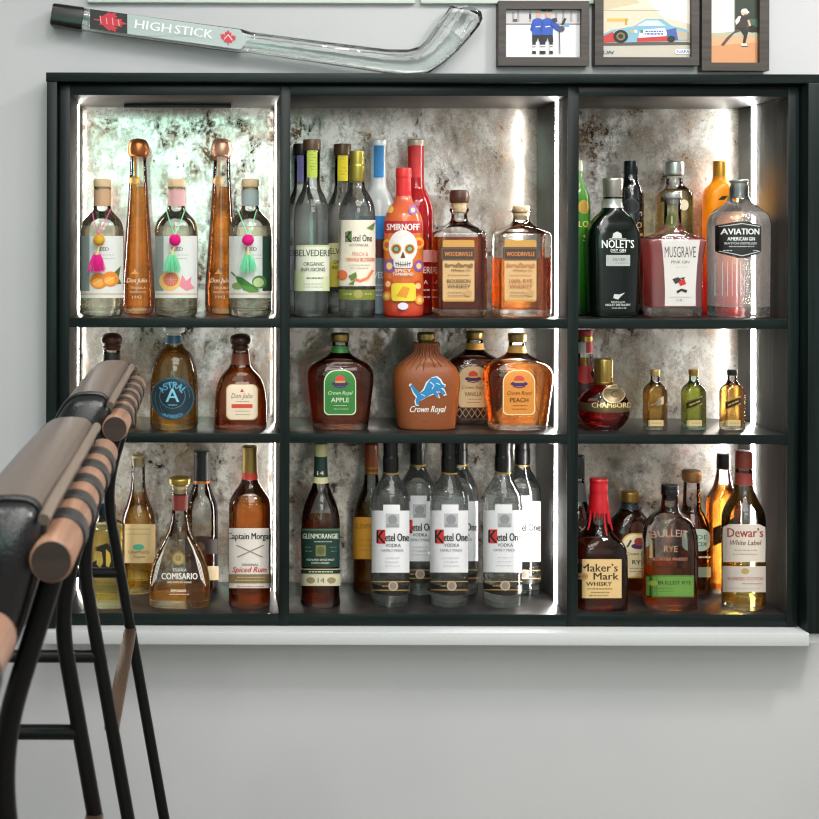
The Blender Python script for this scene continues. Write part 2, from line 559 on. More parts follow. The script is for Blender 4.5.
# ------------------------------------------------------------------ room shell
RX0, RX1, RY0, RY1, RH = -2.3, 2.9, -5.2, .04, 2.75
hx0, hx1, hz0, hz1 = X0(46), X0(828), Z0(625), Z0(73.5)
mb = MB()
for a, b in (((RX0, RY1, 0), (hx0, RY1 + .3, RH)), ((hx1, RY1, 0), (RX1, RY1 + .3, RH)),
             ((hx0, RY1, 0), (hx1, RY1 + .3, hz0)), ((hx0, RY1, hz1), (hx1, RY1 + .3, RH)),
             ((hx0, RY1 + .24, hz0), (hx1, RY1 + .3, hz1))):
    mb.box(a, b)
tag(mb.build('wall_back', WALL), kind='structure')
def slab(name, a, b, mat):
    q = MB(); q.box(a, b); return tag(q.build(name, mat), kind='structure')
slab('wall_left', (RX0 - .1, RY0, 0), (RX0, RY1 + .3, RH), WALL)
slab('wall_right', (RX1, RY0, 0), (RX1 + .1, RY1 + .3, RH), WALL)
slab('wall_front', (RX0, RY0 - .1, 0), (RX1, RY0, RH), WALL)
slab('ceiling', (RX0, RY0, RH), (RX1, RY1 + .3, RH + .1), M('#eeeeec', .8))
slab('floor', (RX0, RY0, -.1), (RX1, RY1 + .3, 0), wood_mat('grey_oak_floor', (.20, .17, .145), (.30, .26, .22), .45, 'y', .4))
# white sill under the cabinet and pale green strips at the very top of the view
q = MB(); q.box((X0(46), -.035, Z0(638.5)), (X0(801), RY1, Z0(625.5)), bev=.002); q.box((X0(800.5), -.02, Z0(638.5)), (X0(815), RY1, Z0(628)), bev=.002)
tag(q.build('trim_1', TRIMW), kind='structure')
a = W(88, 3.6, RY1); b = W(496, 3.6, RY1)
q = MB(); q.box((a[0], RY1 - .012, a[1]), (b[0] - .16, RY1, a[1] + .07), bev=.002); q.box((b[0] - .15, RY1 - .012, a[1]), (b[0] + .25, RY1, a[1] + .07), bev=.002)
tag(q.build('trim_2', M('#cfdad4', .5)), kind='structure')

# ------------------------------------------------------------------ the cabinet
DEP = .2
SHELF.update({1: Z0(318), 2: Z0(433), 3: Z0(613)})
cols = [(70, 280), (290, 567), (578, 787)]
zt = Z0(95.5)
cab = thing('display_cabinet', 'dark stained built-in bottle cabinet with nine lit cubbies and antiqued mirror back', 'cabinet', (X0(430), 0, Z0(624)))
ox, oz = X0(430), Z0(624)
def cbox(name, a, b, mat, bev=.0012, label=None):
    q = MB(); q.box((a[0] - ox, a[1], a[2] - oz), (b[0] - ox, b[1], b[2] - oz), bev=bev)
    o = q.build(name, mat, cab)
    if label: o['label'] = label
    return o
cbox('side_panel', (X0(60), 0, Z0(624)), (X0(70), DEP + .01, Z0(86)), INNER)
cbox('side_panel', (X0(787), 0, Z0(624)), (X0(798), DEP + .01, Z0(86)), INNER)
for a, b in ((280, 290), (567, 578)):
    cbox('divider', (X0(a), 0, Z0(613)), (X0(b), DEP + .01, Z0(95.5)), INNER)
cbox('top_panel', (X0(70), 0, Z0(95.5)), (X0(787), DEP + .01, Z0(86)), INNER)
cbox('bottom_panel', (X0(70), 0, Z0(624)), (X0(787), DEP + .01, Z0(613)), CABS)
# face strips, so that the fronts carry the upright / rail grain
for a, b in ((60, 70), (280, 290), (567, 578), (787, 798)):
    cbox('face_strip', (X0(a) , -.004, Z0(624)), (X0(b), .0, Z0(86)), CABV, .0006)
for (a, b) in cols:
    for (p, q_) in ((86, 95.5), (318, 327.5), (433, 442.5), (613, 624)):
        cbox('face_strip', (X0(a), -.0035, Z0(q_)), (X0(b), .0, Z0(p)), CABH, .0006)
    for r, (p, q_) in ((1, (318, 327.5)), (2, (433, 442.5))):
        cbox('shelf', (X0(a), 0, Z0(q_)), (X0(b), DEP, Z0(p)), CABS)
    cbox('mirror_panel', (X0(a), DEP, Z0(613)), (X0(b), DEP + .006, Z0(95.5)), MIRROR, 0)
# proud outer frame
cbox('outer_frame', (X0(48), -.022, Z0(625)), (X0(58), DEP, Z0(83.5)), CABV)
cbox('outer_frame', (X0(800), -.03, Z0(627)), (X0(826), DEP, Z0(83.5)), CABV)
cbox('outer_frame', (X0(47.2), -.024, Z0(83.5)), (X0(826), DEP, Z0(74.5)), CABH)
cbox('gap_shade_strip', (X0(58), .012, Z0(625)), (X0(60), .02, Z0(83.5)), M('#020303', .8), 0)  # near-black strips paint in the shade of the gaps round the carcass
cbox('gap_shade_strip', (X0(798), .012, Z0(625)), (X0(800), .02, Z0(83.5)), M('#020303', .8), 0)
cbox('gap_shade_strip', (X0(60), .012, Z0(86)), (X0(798), .02, Z0(83.5)), M('#020303', .8), 0)
LED = emit((1.0, .955, .90), 62.0)
LEDA = emit((1.0, .955, .90), 25.0)
rows = [(95.5, 318), (327.5, 433), (442.5, 613)]
for (px, side, yc) in ((70, 1, .145), (280, -1, .14), (567, -1, .065), (787, -1, .134)):
    for p, q_ in rows:
        x = X0(px)
        cbox('light_strip', (min(x, x + side * .0008), yc - .008, Z0(q_) + .001), (max(x, x + side * .0008), yc + .008, Z0(p) - .001), LEDA if px < 200 or px == 280 else LED, 0)
a = W(122, 103, .08); b = W(232, 103, .08)
cbox('light_bar', (a[0], .13, zt - .008), (b[0], .15, zt - .0005), M('#3a3d3c', .35, .7))

# ------------------------------------------------------------------ bar stools
WALNUT = wood_mat('walnut_dowel', (.17, .085, .05), (.36, .20, .125), .5, 'y', .8, .15)
ENDG = wood_mat('walnut_end_grain', (.018, .010, .007), (.036, .019, .013), .6, 'x', 1.2, .1)
LEATH = M('#564b44', .34, bump=.25, bscale=420)
LEATHD = M('#101113', .3, bump=.2, bscale=420)
STRAP = M('#1d1a18', .5, bump=.2, bscale=300)
TUBE = M('#0c0d0e', .34, .6)
BRONZE = M('#6e5848', .35, .7)
def stool(yc, label, dx=0):
    r = thing('bar_stool', label, 'stool', (-.105 + dx, yc, 0), 'bar stools along the counter')
    zc = CZ
    hl = .2
    # local: x 0 is the dowel line
    dz = zc - .22
    mb = MB(); mb.tube([(0, -hl, dz), (0, -hl + .002, dz), (0, hl - .002, dz), (0, hl, dz)], [.0135, .0155, .0155, .0135], 28)
    dw = mb.build('back_dowel', WALNUT, r, 50)
    for sg in (-1, 1):
        mb = MB(); mb.tube([(0, sg * (hl - .0005), dz), (0, sg * (hl + .0006), dz)], .0137, 28); mb.build('dowel_end', ENDG, dw, 50)
    # back cushion: superelliptic section swept along y with domed ends
    rings = []
    N = 36
    for t in (-.91, -.88, -.6, -.2, .2, .6, .88, .91):
        e = 1
        crown = .006 * (1 - t * t)
        ring = []
        for k in range(N):
            a = 2 * PI * k / N; c, q = math.cos(a), math.sin(a)
            x = math.copysign(abs(c) ** (2 / 3.2), c) * .034 * e; z = math.copysign(abs(q) ** (2 / 3.0), q) * (.068 * (.55 + .45 * e) + crown)
            ring.append((-.036 + x + .28 * (z - .05), t * .196, dz - .028 + z))
        rings.append(ring)
    mb = MB(); mb.loft(rings, 0); cu = mb.build('back_cushion', LEATH, r, 60)
    # end caps of darker leather with a seam welt, plus the welt along the rear top edge
    for sg in (-1, 1):
        mb = MB()
        pts = []
        for k in range(N + 1):
            a = 2 * PI * k / N; c, q = math.cos(a), math.sin(a)
            z = math.copysign(abs(q) ** (2 / 3.0), q) * .066
            pts.append((-.036 + math.copysign(abs(c) ** (2 / 3.2), c) * .0325 + .28 * (z - .05), sg * .178, dz - .028 + z))
        mb.tube(pts, .0028, 8); mb.build('welt', LEATHD, cu)
        mb = MB(); rr = []
        for e, yy in ((.985, .1775), (.97, .183), (.9, .191), (.76, .1965), (.5, .2005), (.05, .2025)):
            ring = []
            for k in range(N):
                a = 2 * PI * k / N * sg; c, q = math.cos(a), math.sin(a)
                z = math.copysign(abs(q) ** (2 / 3.0), q) * .066 * e
                ring.append((-.036 + math.copysign(abs(c) ** (2 / 3.2), c) * .033 * e + .28 * (z - .05), sg * yy, dz - .028 + z))
            rr.append(ring)
        mb.loft(rr, 0); mb.build('end_panel', LEATHD, cu, 60)
    mb = MB(); mb.tube([(-.0065, -.19, dz + .026), (-.004, -.17, dz + .032), (-.004, .17, dz + .032), (-.0065, .19, dz + .026)], .0045, 10)
    mb.build('piping', M('#6a5d52', .45), cu)
    for k in range(5):
        y = -.128 + k * .0645
        mb = MB(); n = 26; w = .0128
        outer = [[(math.cos(2 * PI * i / n) * rr, y + yy, dz + math.sin(2 * PI * i / n) * rr) for i in range(n)] for rr, yy in ((.0157, -w), (.0178, -w + .001), (.0178, w - .001), (.0157, w))]
        mb.loft(outer, 0, caps=False)
        mb.box((-.034, y - w + .001, dz - .004), (-.012, y + w - .001, dz + .0145), bev=.001)
        mb.build('strap', STRAP, r, 40)
    # steel frame
    kx, kz = -.043, zc - .37
    bx = lambda z: kx + .1795 * (kz - z)
    for sg in (-1, 1):
        y = sg * .172
        mb = MB()
        mb.tube(smooth_poly3([(-.001, y, dz - .012), (kx, y, kz), (bx(0.0), y, 0.004)], .055, 10), .0082, 14)
        mb.build('rear_leg', TUBE, r)
        mb = MB()
        mb.tube(smooth_poly3([(-.42, y, zc - .497), (-.46, y, zc - .52), (-.54, y, 0.004)], .06, 6), .0082, 14)
        mb.build('front_leg', TUBE, r)
        mb = MB(); zz = zc - .497
        mb.tube([(bx(zz) - .002, y, zz), (-.43, y, zz)], .0075, 12); mb.build('seat_rail', TUBE, r)
    zz = zc - .582
    mb = MB(); mb.box((bx(zz) - .009, -.172, zz - .004), (bx(zz) + .009, .172, zz + .004), bev=.0015); mb.build('rear_stretcher', BRONZE, r)
    zz = .32
    mb = MB(); mb.tube([(-.51, -.172, zz), (-.51, .172, zz)], .0085, 12); mb.build('footrest', TUBE, r)
    mb = MB()
    rr = []
    for t in (-1, -.97, -.85, 0, .85, .97, 1):
        e = 1 - max(0, (abs(t) - .8) / .2) ** 2.4 * .25
        rr.append([(-.375 + math.copysign(abs(math.cos(2 * PI * k / 32)) ** (2 / 4.5), math.cos(2 * PI * k / 32)) * .165 * e, t * .19,
                    zc - .462 + math.copysign(abs(math.sin(2 * PI * k / 32)) ** (2 / 3), math.sin(2 * PI * k / 32)) * .03 * (.6 + .4 * e)) for k in range(32)])
    mb.loft(rr, 0); mb.build('seat', LEATH, r, 60)
    return r
stool(-2.2 + 1.54, 'bar stool standing farthest back, nearest the lit bottle cabinet, leather back with strapped dowel')
stool(-2.2 + .985, 'large foreground bar stool with taupe leather back and five dark straps on its walnut dowel')
stool(-2.2 + .435, 'bar stool cut off by the left photo edge, only its walnut dowel end showing', -.014)

# ------------------------------------------------------------------ light and camera
def area(name, loc, rot, size, power, col=(1, 1, 1), sy=None):
    l = bpy.data.lights.new(name, 'AREA'); l.energy = power; l.color = col; l.size = size
    if sy: l.shape = 'RECTANGLE'; l.size_y = sy
    o = bpy.data.objects.new(name, l); COL.objects.link(o); o.location = loc; o.rotation_euler = [math.radians(a) for a in rot]
    return o
area('ceiling_light', (.5, -2.1, 2.68), (0, 0, 0), 1.6, 42, (1, .975, .955), 1.6)
area('ceiling_spot_light', (1.6, -1.1, 2.68), (0, 0, 0), 0.28, 30, (1, .97, .93))
for i, (x, y) in enumerate(((-.75, -1.5), (.25, -1.35), (1.25, -1.5), (.7, -3.0), (-.5, -3.1))):
    area('glint_light', (x, y, 2.7), (0, 0, 0), .11, 6.5, (1, .97, .94))  # small lamps added at the ceiling to put highlights on the glass
# mint area light added behind the camera to tint the mirror and frame
area('mint_fill_light', (-.55, -5.1, 1.75), (90, 0, 0), 2.0, 15, (.42, 1.0, .76), 1.3)
area('room_light', (.4, -3.9, 2.68), (25, 0, 0), 1.6, 46, (1, .98, .97))
area('rear_fill_light', (1.1, -5.12, 1.55), (90, 0, 0), 3.4, 7, (.93, .97, 1), 2.2)  # soft light added behind the camera to brighten reflections and labels
w = bpy.data.worlds.new('World'); SC.world = w; w.use_nodes = True
w.node_tree.nodes['Background'].inputs[0].default_value = (.8, .88, .9, 1); w.node_tree.nodes['Background'].inputs[1].default_value = .3

cam = bpy.data.cameras.new('Camera'); co = bpy.data.objects.new('Camera', cam); COL.objects.link(co)
cam.sensor_width = 36; cam.lens = F / 819 * 36
cam.shift_x = (409.5 - VX) / 819; cam.shift_y = (VY - 409.5) / 819
cam.clip_start = .01
co.location = (0, -D, CZ)
co.rotation_euler = Matrix.Rotation(PI / 2, 3, 'X').to_euler()
co.rotation_euler = (Matrix.Rotation(PI / 2, 3, 'X') @ Matrix.Rotation(ROLL, 3, 'Z')).to_euler()
SC.camera = co
cam.dof.use_dof = True; cam.dof.focus_distance = D + .05; cam.dof.aperture_fstop = 16
SC.view_settings.view_transform = 'Standard'
SC.view_settings.look = 'None'
SC.view_settings.exposure = .16
SC.cycles.filter_width = 1.2
cy = SC.cycles
cy.max_bounces = 20; cy.transmission_bounces = 16; cy.glossy_bounces = 8; cy.transparent_max_bounces = 32; cy.diffuse_bounces = 4
cy.sample_clamp_indirect = 6; cy.blur_glossy = .5
cy.use_denoising = True
# ================================================================== bottles
FR, BK = .068, .148
GOLD = M('#b08a45', .3, .85); GOLDL = M('#d8b878', .28, .85); COPPER = M('#b9713f', .3, .8); ROSE = M('#d3a38a', .35, .7)
SILVER = M('#c9c9c6', .28, .85); BLACKP = M('#0d0d0d', .35); CORK = M('#d8bd95', .7, bump=.3, bscale=400); WOODD = M('#4a2415', .4, bump=.2, bscale=150)
BLACKM = M('#141414', .3, .4)

# ---------------------------------------------------------------- top row, left cubby
def seed_bottle(cx, label, strip, fruit, dark_side):
    b = Bottle(label, cx, 1, FR, [(None, 19.5, 2), (311, 21.5, 4), (223, 21.5, 13), (213, 12, 6), (209, 8.5, 3), (181, 8.5)], fill=226, liq=(.985, .955, .86), base=7, group='clear flavoured tequila bottles with tassels')
    b.turned('cork_stopper', [(205, 7), (188, 7.2), (187, 8.9), (179, 8.9, 2)], CORK)
    b.band('neck_label', 190, 206, M(strip, .6))
    L = b.decal()
    L.rect(cx - 20.5, 236, cx + 20.8, 298, '#dfe3df')
    L.rect(cx - 21.2 if dark_side < 0 else cx + 12, 236, cx - 12 if dark_side < 0 else cx + 21.2, 291, '#8b9894' if dark_side < 0 else '#2d4a3c')
    L.rect(cx - 20.5, 293, cx + 20.8, 295, '#d9c0a0', ny=1)
    L.text('SEED', cx + 1, 249, 11, 3.4, '#4a4d4a')
    L.scrib(cx - 4, cx + 12, [255, 258.5], '#9aa09b', .5)
    fruit(L, cx)
    L.done('label', b.root)
    return b
def oranges(L, c):
    L.poly([(c + 8, 276), (c + 18, 266), (c + 16, 278), (c + 19, 284), (c + 10, 284)], '#4d6b3c')
    for x, y, r in ((c - 3, 281, 8.5), (c + 8, 279, 8)):
        L.ell(x, y, r, r * .95, '#e58a2c'); L.ell(x - 1, y + 1.5, r * .62, r * .5, '#f6b04c'); L.line([(x - 5, y + 3), (x + 4, y - 2)], .8, '#f9d08b')
def grapefruit(L, c):
    L.poly([(c + 3, 286), (c + 6, 275), (c + 10, 281), (c + 15, 276), (c + 14, 283), (c + 18, 288), (c + 10, 291)], '#e88f9c')
    L.ell(c - 6, 281, 10, 10, '#edc06d'); L.ell(c - 5, 279.5, 7, 7, '#d9735a'); 
    for k in range(6):
        a = PI * k / 6; L.line([(c - 5 - 6 * math.cos(a), 279.5 - 6 * math.sin(a)), (c - 5 + 6 * math.cos(a), 279.5 + 6 * math.sin(a))], .5, '#f2b096')
def jalapeno(L, c):
    L.ell(c - 12, 286, 5.5, 3.6, '#7da05a'); L.ell(c + 9, 282, 7, 6.5, '#4f8140'); L.ell(c + 8, 282.5, 5, 4.6, '#b8cf92')
    L.poly([(c - 14, 276), (c - 8, 277), (c, 283), (c + 9, 290), (c + 3, 291), (c - 6, 288), (c - 12, 282)], '#3c7a30')
    L.poly([(c - 8, 285), (c + 2, 287), (c + 9, 292), (c, 292.5), (c - 7, 289.5)], '#548f3d')
    L.line([(c - 14, 276), (c - 18, 272)], 1.4, '#44682f')
seed_bottle(102, 'clear tequila bottle with orange slices on its label, leftmost in the top row', '#c9a27e', oranges, -1)
seed_bottle(176, 'clear tequila bottle with grapefruit on its label, between two tall amber bottles', '#d8a8a8', grapefruit, -1)
seed_bottle(250, 'clear tequila bottle with green jalapenos on its label, by the first divider', '#9fb0ae', jalapeno, 1)

def charm(cx, label, cpom, ctas, tx):
    y = FR - .059
    X, z = W(cx, 240, y)
    t = thing('tassel_charm', label, 'charm', (X, y, z), 'tassel charms on the tequila bottles')
    s = F / (D + y); rnd = random.Random(cx)
    mb = MB()
    for k in range(260):                                # a woolly ball
        d = Vector((rnd.gauss(0, 1), rnd.gauss(0, 1), rnd.gauss(0, 1))).normalized(); r = 6.4 / s * rnd.uniform(.9, 1.06)
        o = d.orthogonal().normalized() * .0012; o2 = d.cross(o)
        mb.add([d * r * .55 + o * 2, d * r * .55 - o + o2 * 1.7, d * r * .55 - o - o2 * 1.7, d * r], [(0, 1, 3), (1, 2, 3), (2, 0, 3)])
    rr = []
    for i in range(1, 12):
        a = PI * i / 12; rr.append([(math.sin(a) * math.cos(2 * PI * k / 18) * 5.8 / s, math.sin(a) * math.sin(2 * PI * k / 18) * 5.8 / s, -math.cos(a) * 5.8 / s) for k in range(18)])
    mb.loft(rr); mb.build('pompom', M(cpom, .9), t, 80)
    mb = MB(); hx = (tx - cx) / s
    for k in range(110):
        a = rnd.uniform(0, 2 * PI); q = math.sqrt(rnd.random()); ln = rnd.uniform(17, 21) / s
        p0 = Vector((hx + math.cos(a) * q * 2.5 / s, math.sin(a) * q * 2.2 / s, -12 / s)); p1 = Vector((hx + math.cos(a) * q * 6.5 / s, math.sin(a) * q * 4 / s, -12 / s - ln * .45)); p2 = Vector((hx + math.cos(a) * q * 10 / s, math.sin(a) * q * 4.5 / s, -12 / s - ln))
        mb.tube([p0, p1, p2], [.0006, .0007, .0004], 4)
    mb.build('tassel', M(ctas, .85), t, 80)
    mb = MB(); mb.tube([(0, 0, -5 / s), (hx, 0, -13 / s)], 1.2 / s, 8); mb.tube([(hx, 0, -11.5 / s), (hx, 0, -15 / s)], 3.0 / s, 12); mb.build('bead', M('#d9c79a', .5), t)
    mb = MB()
    for sg in (-1, 1):
        mb.tube([(0, 0, 5 / s), (sg * 5 / s, .008, 17 / s), (sg * 9.6 / s, .043, 31 / s)], .0009, 6)
    mb.build('cord', M(ctas if cpom != '#d9a72c' else '#e0488e', .7), t)
charm(99, 'yellow pompom with magenta tassel on the orange slice tequila bottle', '#d9a72c', '#e5178c', 97)
charm(175, 'pink pompom with mint tassel on the grapefruit tequila bottle', '#e0107e', '#7fe3b0', 172)
charm(248, 'pink pompom with mint tassel on the jalapeno tequila bottle', '#e0107e', '#7fe3b0', 248)

def tall_tequila(cx, label, capm, bandm):
    b = Bottle(label, cx, 1, .125, [(None, 14, 2), (308, 16.5, 5), (285, 16.3, 8), (240, 13, 20), (185, 9.2, 10), (158, 8, 6), (153, 8.6)], fill=187, liq=(.90, .50, .16), base=7, group='tall amber tequila bottles with ball stoppers', glass=thin_glass((.98, .96, .93), (.5, .42, .32)))
    b.turned('ball_stopper', [(157, 8.5, 1), (154, 10.6, 3), (147, 11, 4), (140, 8.5, 5), (138.5, 2)], capm)
    L = b.decal(.0012)
    L.poly([(cx - 8.5, 157), (cx - 4, 157), (cx - 3, 176), (cx - 5.5, 180), (cx - 5, 184), (cx - 3.5, 199), (cx - 1, 184), (cx - .5, 180), (cx - 1.5, 176), (cx - 1.6, 157)], bandm, rough=.35, metal=.6)
    L.ell(cx - 3, 181, 5, 5, bandm, rough=.35, metal=.6); L.ell(cx - 3, 181, 3.2, 3.2, '#e8c27a', rough=.35, metal=.6)
    L.done('neck_pendant', b.root)
    L = b.decal(.0012)
    L.poly([(cx - 7, 274), (cx - 4, 271), (cx - 3, 268), (cx - 2, 271), (cx + 1, 274)], '#d8a04a', rough=.4)
    L.text('Don Julio', cx - 1, 281, 19, 6, '#e9dcc4', shear=.25); L.text('TEQUILA', cx, 288, 15, 2.8, '#d9c7a8'); L.text('RESERVA DE', cx, 292, 15, 2.2, '#cdbb9c'); L.text('1942', cx - 1, 297, 9, 3, '#d9c7a8')
    L.done('lettering', b.root)
tall_tequila(138, 'tall tapering amber tequila bottle with gold ball stopper, left of the pair', COPPER, '#c98a35')
tall_tequila(221.5, 'tall tapering amber tequila bottle with pale rose ball stopper, right of the pair', ROSE, '#d6a688')

# ---------------------------------------------------------------- top row, middle cubby
def slim_vodka(cx, y, label, strip, labc, capc, frosted=None, front=True):
    b = Bottle(label, cx, 1, y, [(None, 16.5, 2), (312, 17.5, 3), (207, 17.5, 14), (193, 11.5, 8), (186, 8, 8), (146, 8.2)] if front else
               [(None, 16, 2), (310, 16.6, 3), (210, 16.6, 14), (196, 11, 8), (189, 7.6, 8), (150, 7.8)], fill=204, liq=WATER if frosted is None else None, base=7,
               group='slender long-necked vodka bottles', glass=frosted)
    t = 139.5 if front else 144
    b.turned('cap', [(t + 12 if frosted is None else t + 7, 8.8), (t, 8.8, 1.5)], M(capc, .35, .3))
    L = b.decal(.0010)
    L.rect(cx - 4, t + 1, cx + 5.5, t + (38 if front else 37), strip, 1); L.scrib(cx - 2, cx + 4, [t + 12 + 3 * k for k in range(7)], '#5a6a3a', .7)
    L.done('neck_label', b.root)
    return b
b = slim_vodka(311.5, FR, 'clear vodka bottle with pale green neck strip and cream label, left front', '#b5c74a', '#dfe6cf', '#5b4634')
L = b.decal(); L.rect(294, 245, 330, 291, '#e3e7d3'); L.rect(294, 245, 330, 247, '#c9d2a8', ny=1); L.rect(294.5, 270, 305, 291, '#cfdcae'); L.rect(322, 276, 330, 291, '#d3dfb2')
L.text('BELVEDERE', 313, 253, 34, 6.5, '#46504a'); L.text('ORGANIC', 313.5, 264, 19, 3.8, '#4c544e'); L.text('INFUSIONS', 313, 269.5, 23, 3.8, '#4c544e'); L.scrib(305, 322, [278], '#5d645d', 1.2); L.scrib(304, 322, [284, 287], '#9aa58a', .6)
L.done('label', b.root)
b = slim_vodka(301.5, BK, 'clear vodka bottle with violet neck strip, mostly hidden in the left corner', '#7d78b8', '#dfe6cf', '#2f2a2c', front=False)
L = b.decal(); L.rect(285, 246, 318, 290, '#cdc9df'); L.text('BELVEDERE', 302, 253, 31, 6, '#4a4458'); L.done('label', b.root)
b = slim_vodka(342, BK, 'clear vodka bottle with bright yellow neck strip and yellow label', '#e6d21d', '#efe08a', '#5a4630', front=False)
L = b.decal(); L.rect(326, 243, 358, 287, '#ece3a4'); L.rect(326, 262, 358, 287, '#efd94f'); L.text('BELVEDERE', 342, 251, 31, 6, '#4c4a30'); L.text('ORGANIC', 343, 262, 18, 3.6, '#4c4a30'); L.text('INFUSIONS', 343, 267.5, 21, 3.6, '#4c4a30'); L.scrib(336, 350, [277], '#4c4a30', 1.2); L.done('label', b.root)
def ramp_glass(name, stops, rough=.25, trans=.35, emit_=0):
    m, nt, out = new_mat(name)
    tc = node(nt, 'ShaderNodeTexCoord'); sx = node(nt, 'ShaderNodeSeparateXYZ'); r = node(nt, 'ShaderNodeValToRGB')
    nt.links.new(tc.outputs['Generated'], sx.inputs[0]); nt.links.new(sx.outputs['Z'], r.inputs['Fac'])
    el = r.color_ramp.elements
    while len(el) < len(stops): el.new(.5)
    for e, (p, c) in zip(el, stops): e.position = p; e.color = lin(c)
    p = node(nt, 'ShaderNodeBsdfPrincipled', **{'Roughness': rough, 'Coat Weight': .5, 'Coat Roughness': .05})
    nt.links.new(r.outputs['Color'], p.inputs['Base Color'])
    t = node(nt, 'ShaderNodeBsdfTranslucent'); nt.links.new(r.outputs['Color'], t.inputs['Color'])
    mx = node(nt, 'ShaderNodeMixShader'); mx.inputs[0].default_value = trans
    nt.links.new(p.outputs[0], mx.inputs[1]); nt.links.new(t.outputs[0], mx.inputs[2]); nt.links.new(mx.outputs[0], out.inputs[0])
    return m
b = slim_vodka(378, BK - .005, 'frosted white vodka bottle with blue neck strip and blue shoulder band', '#1f77b5', '#e8ecee', '#dfe3e2', ramp_glass('frosted_white_glass', [(0, '#c9d0d4'), (1, '#e6ebea')]))
L = b.decal(); L.rect(361.5, 216, 395.5, 239, '#1d7fce'); L.rect(361.5, 239, 395.5, 258, '#5a1f2c'); L.rect(361.5, 258, 395.5, 313, '#7f8f9b'); L.text('BELVEDERE', 380, 275, 32, 6.5, '#eef2f3'); L.scrib(366, 392, [285, 290, 295], '#e2e8ea', 1); L.done('label', b.root)
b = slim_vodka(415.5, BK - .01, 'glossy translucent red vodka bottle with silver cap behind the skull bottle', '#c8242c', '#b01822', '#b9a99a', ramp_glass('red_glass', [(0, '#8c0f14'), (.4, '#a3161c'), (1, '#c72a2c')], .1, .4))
L = b.decal(); L.rect(419, 250, 434, 262, '#e9b6bd', 1); L.text('BELVEDERE', 417, 270, 31, 6.5, '#f4e6e2'); L.text('VODKA', 417, 282, 20, 4, '#f4e6e2'); L.text('(RED)', 417, 237, 20, 6, '#2a0708'); L.scrib(406, 430, [290, 297], '#f0d9d4', 1.2); L.done('lettering', b.root)

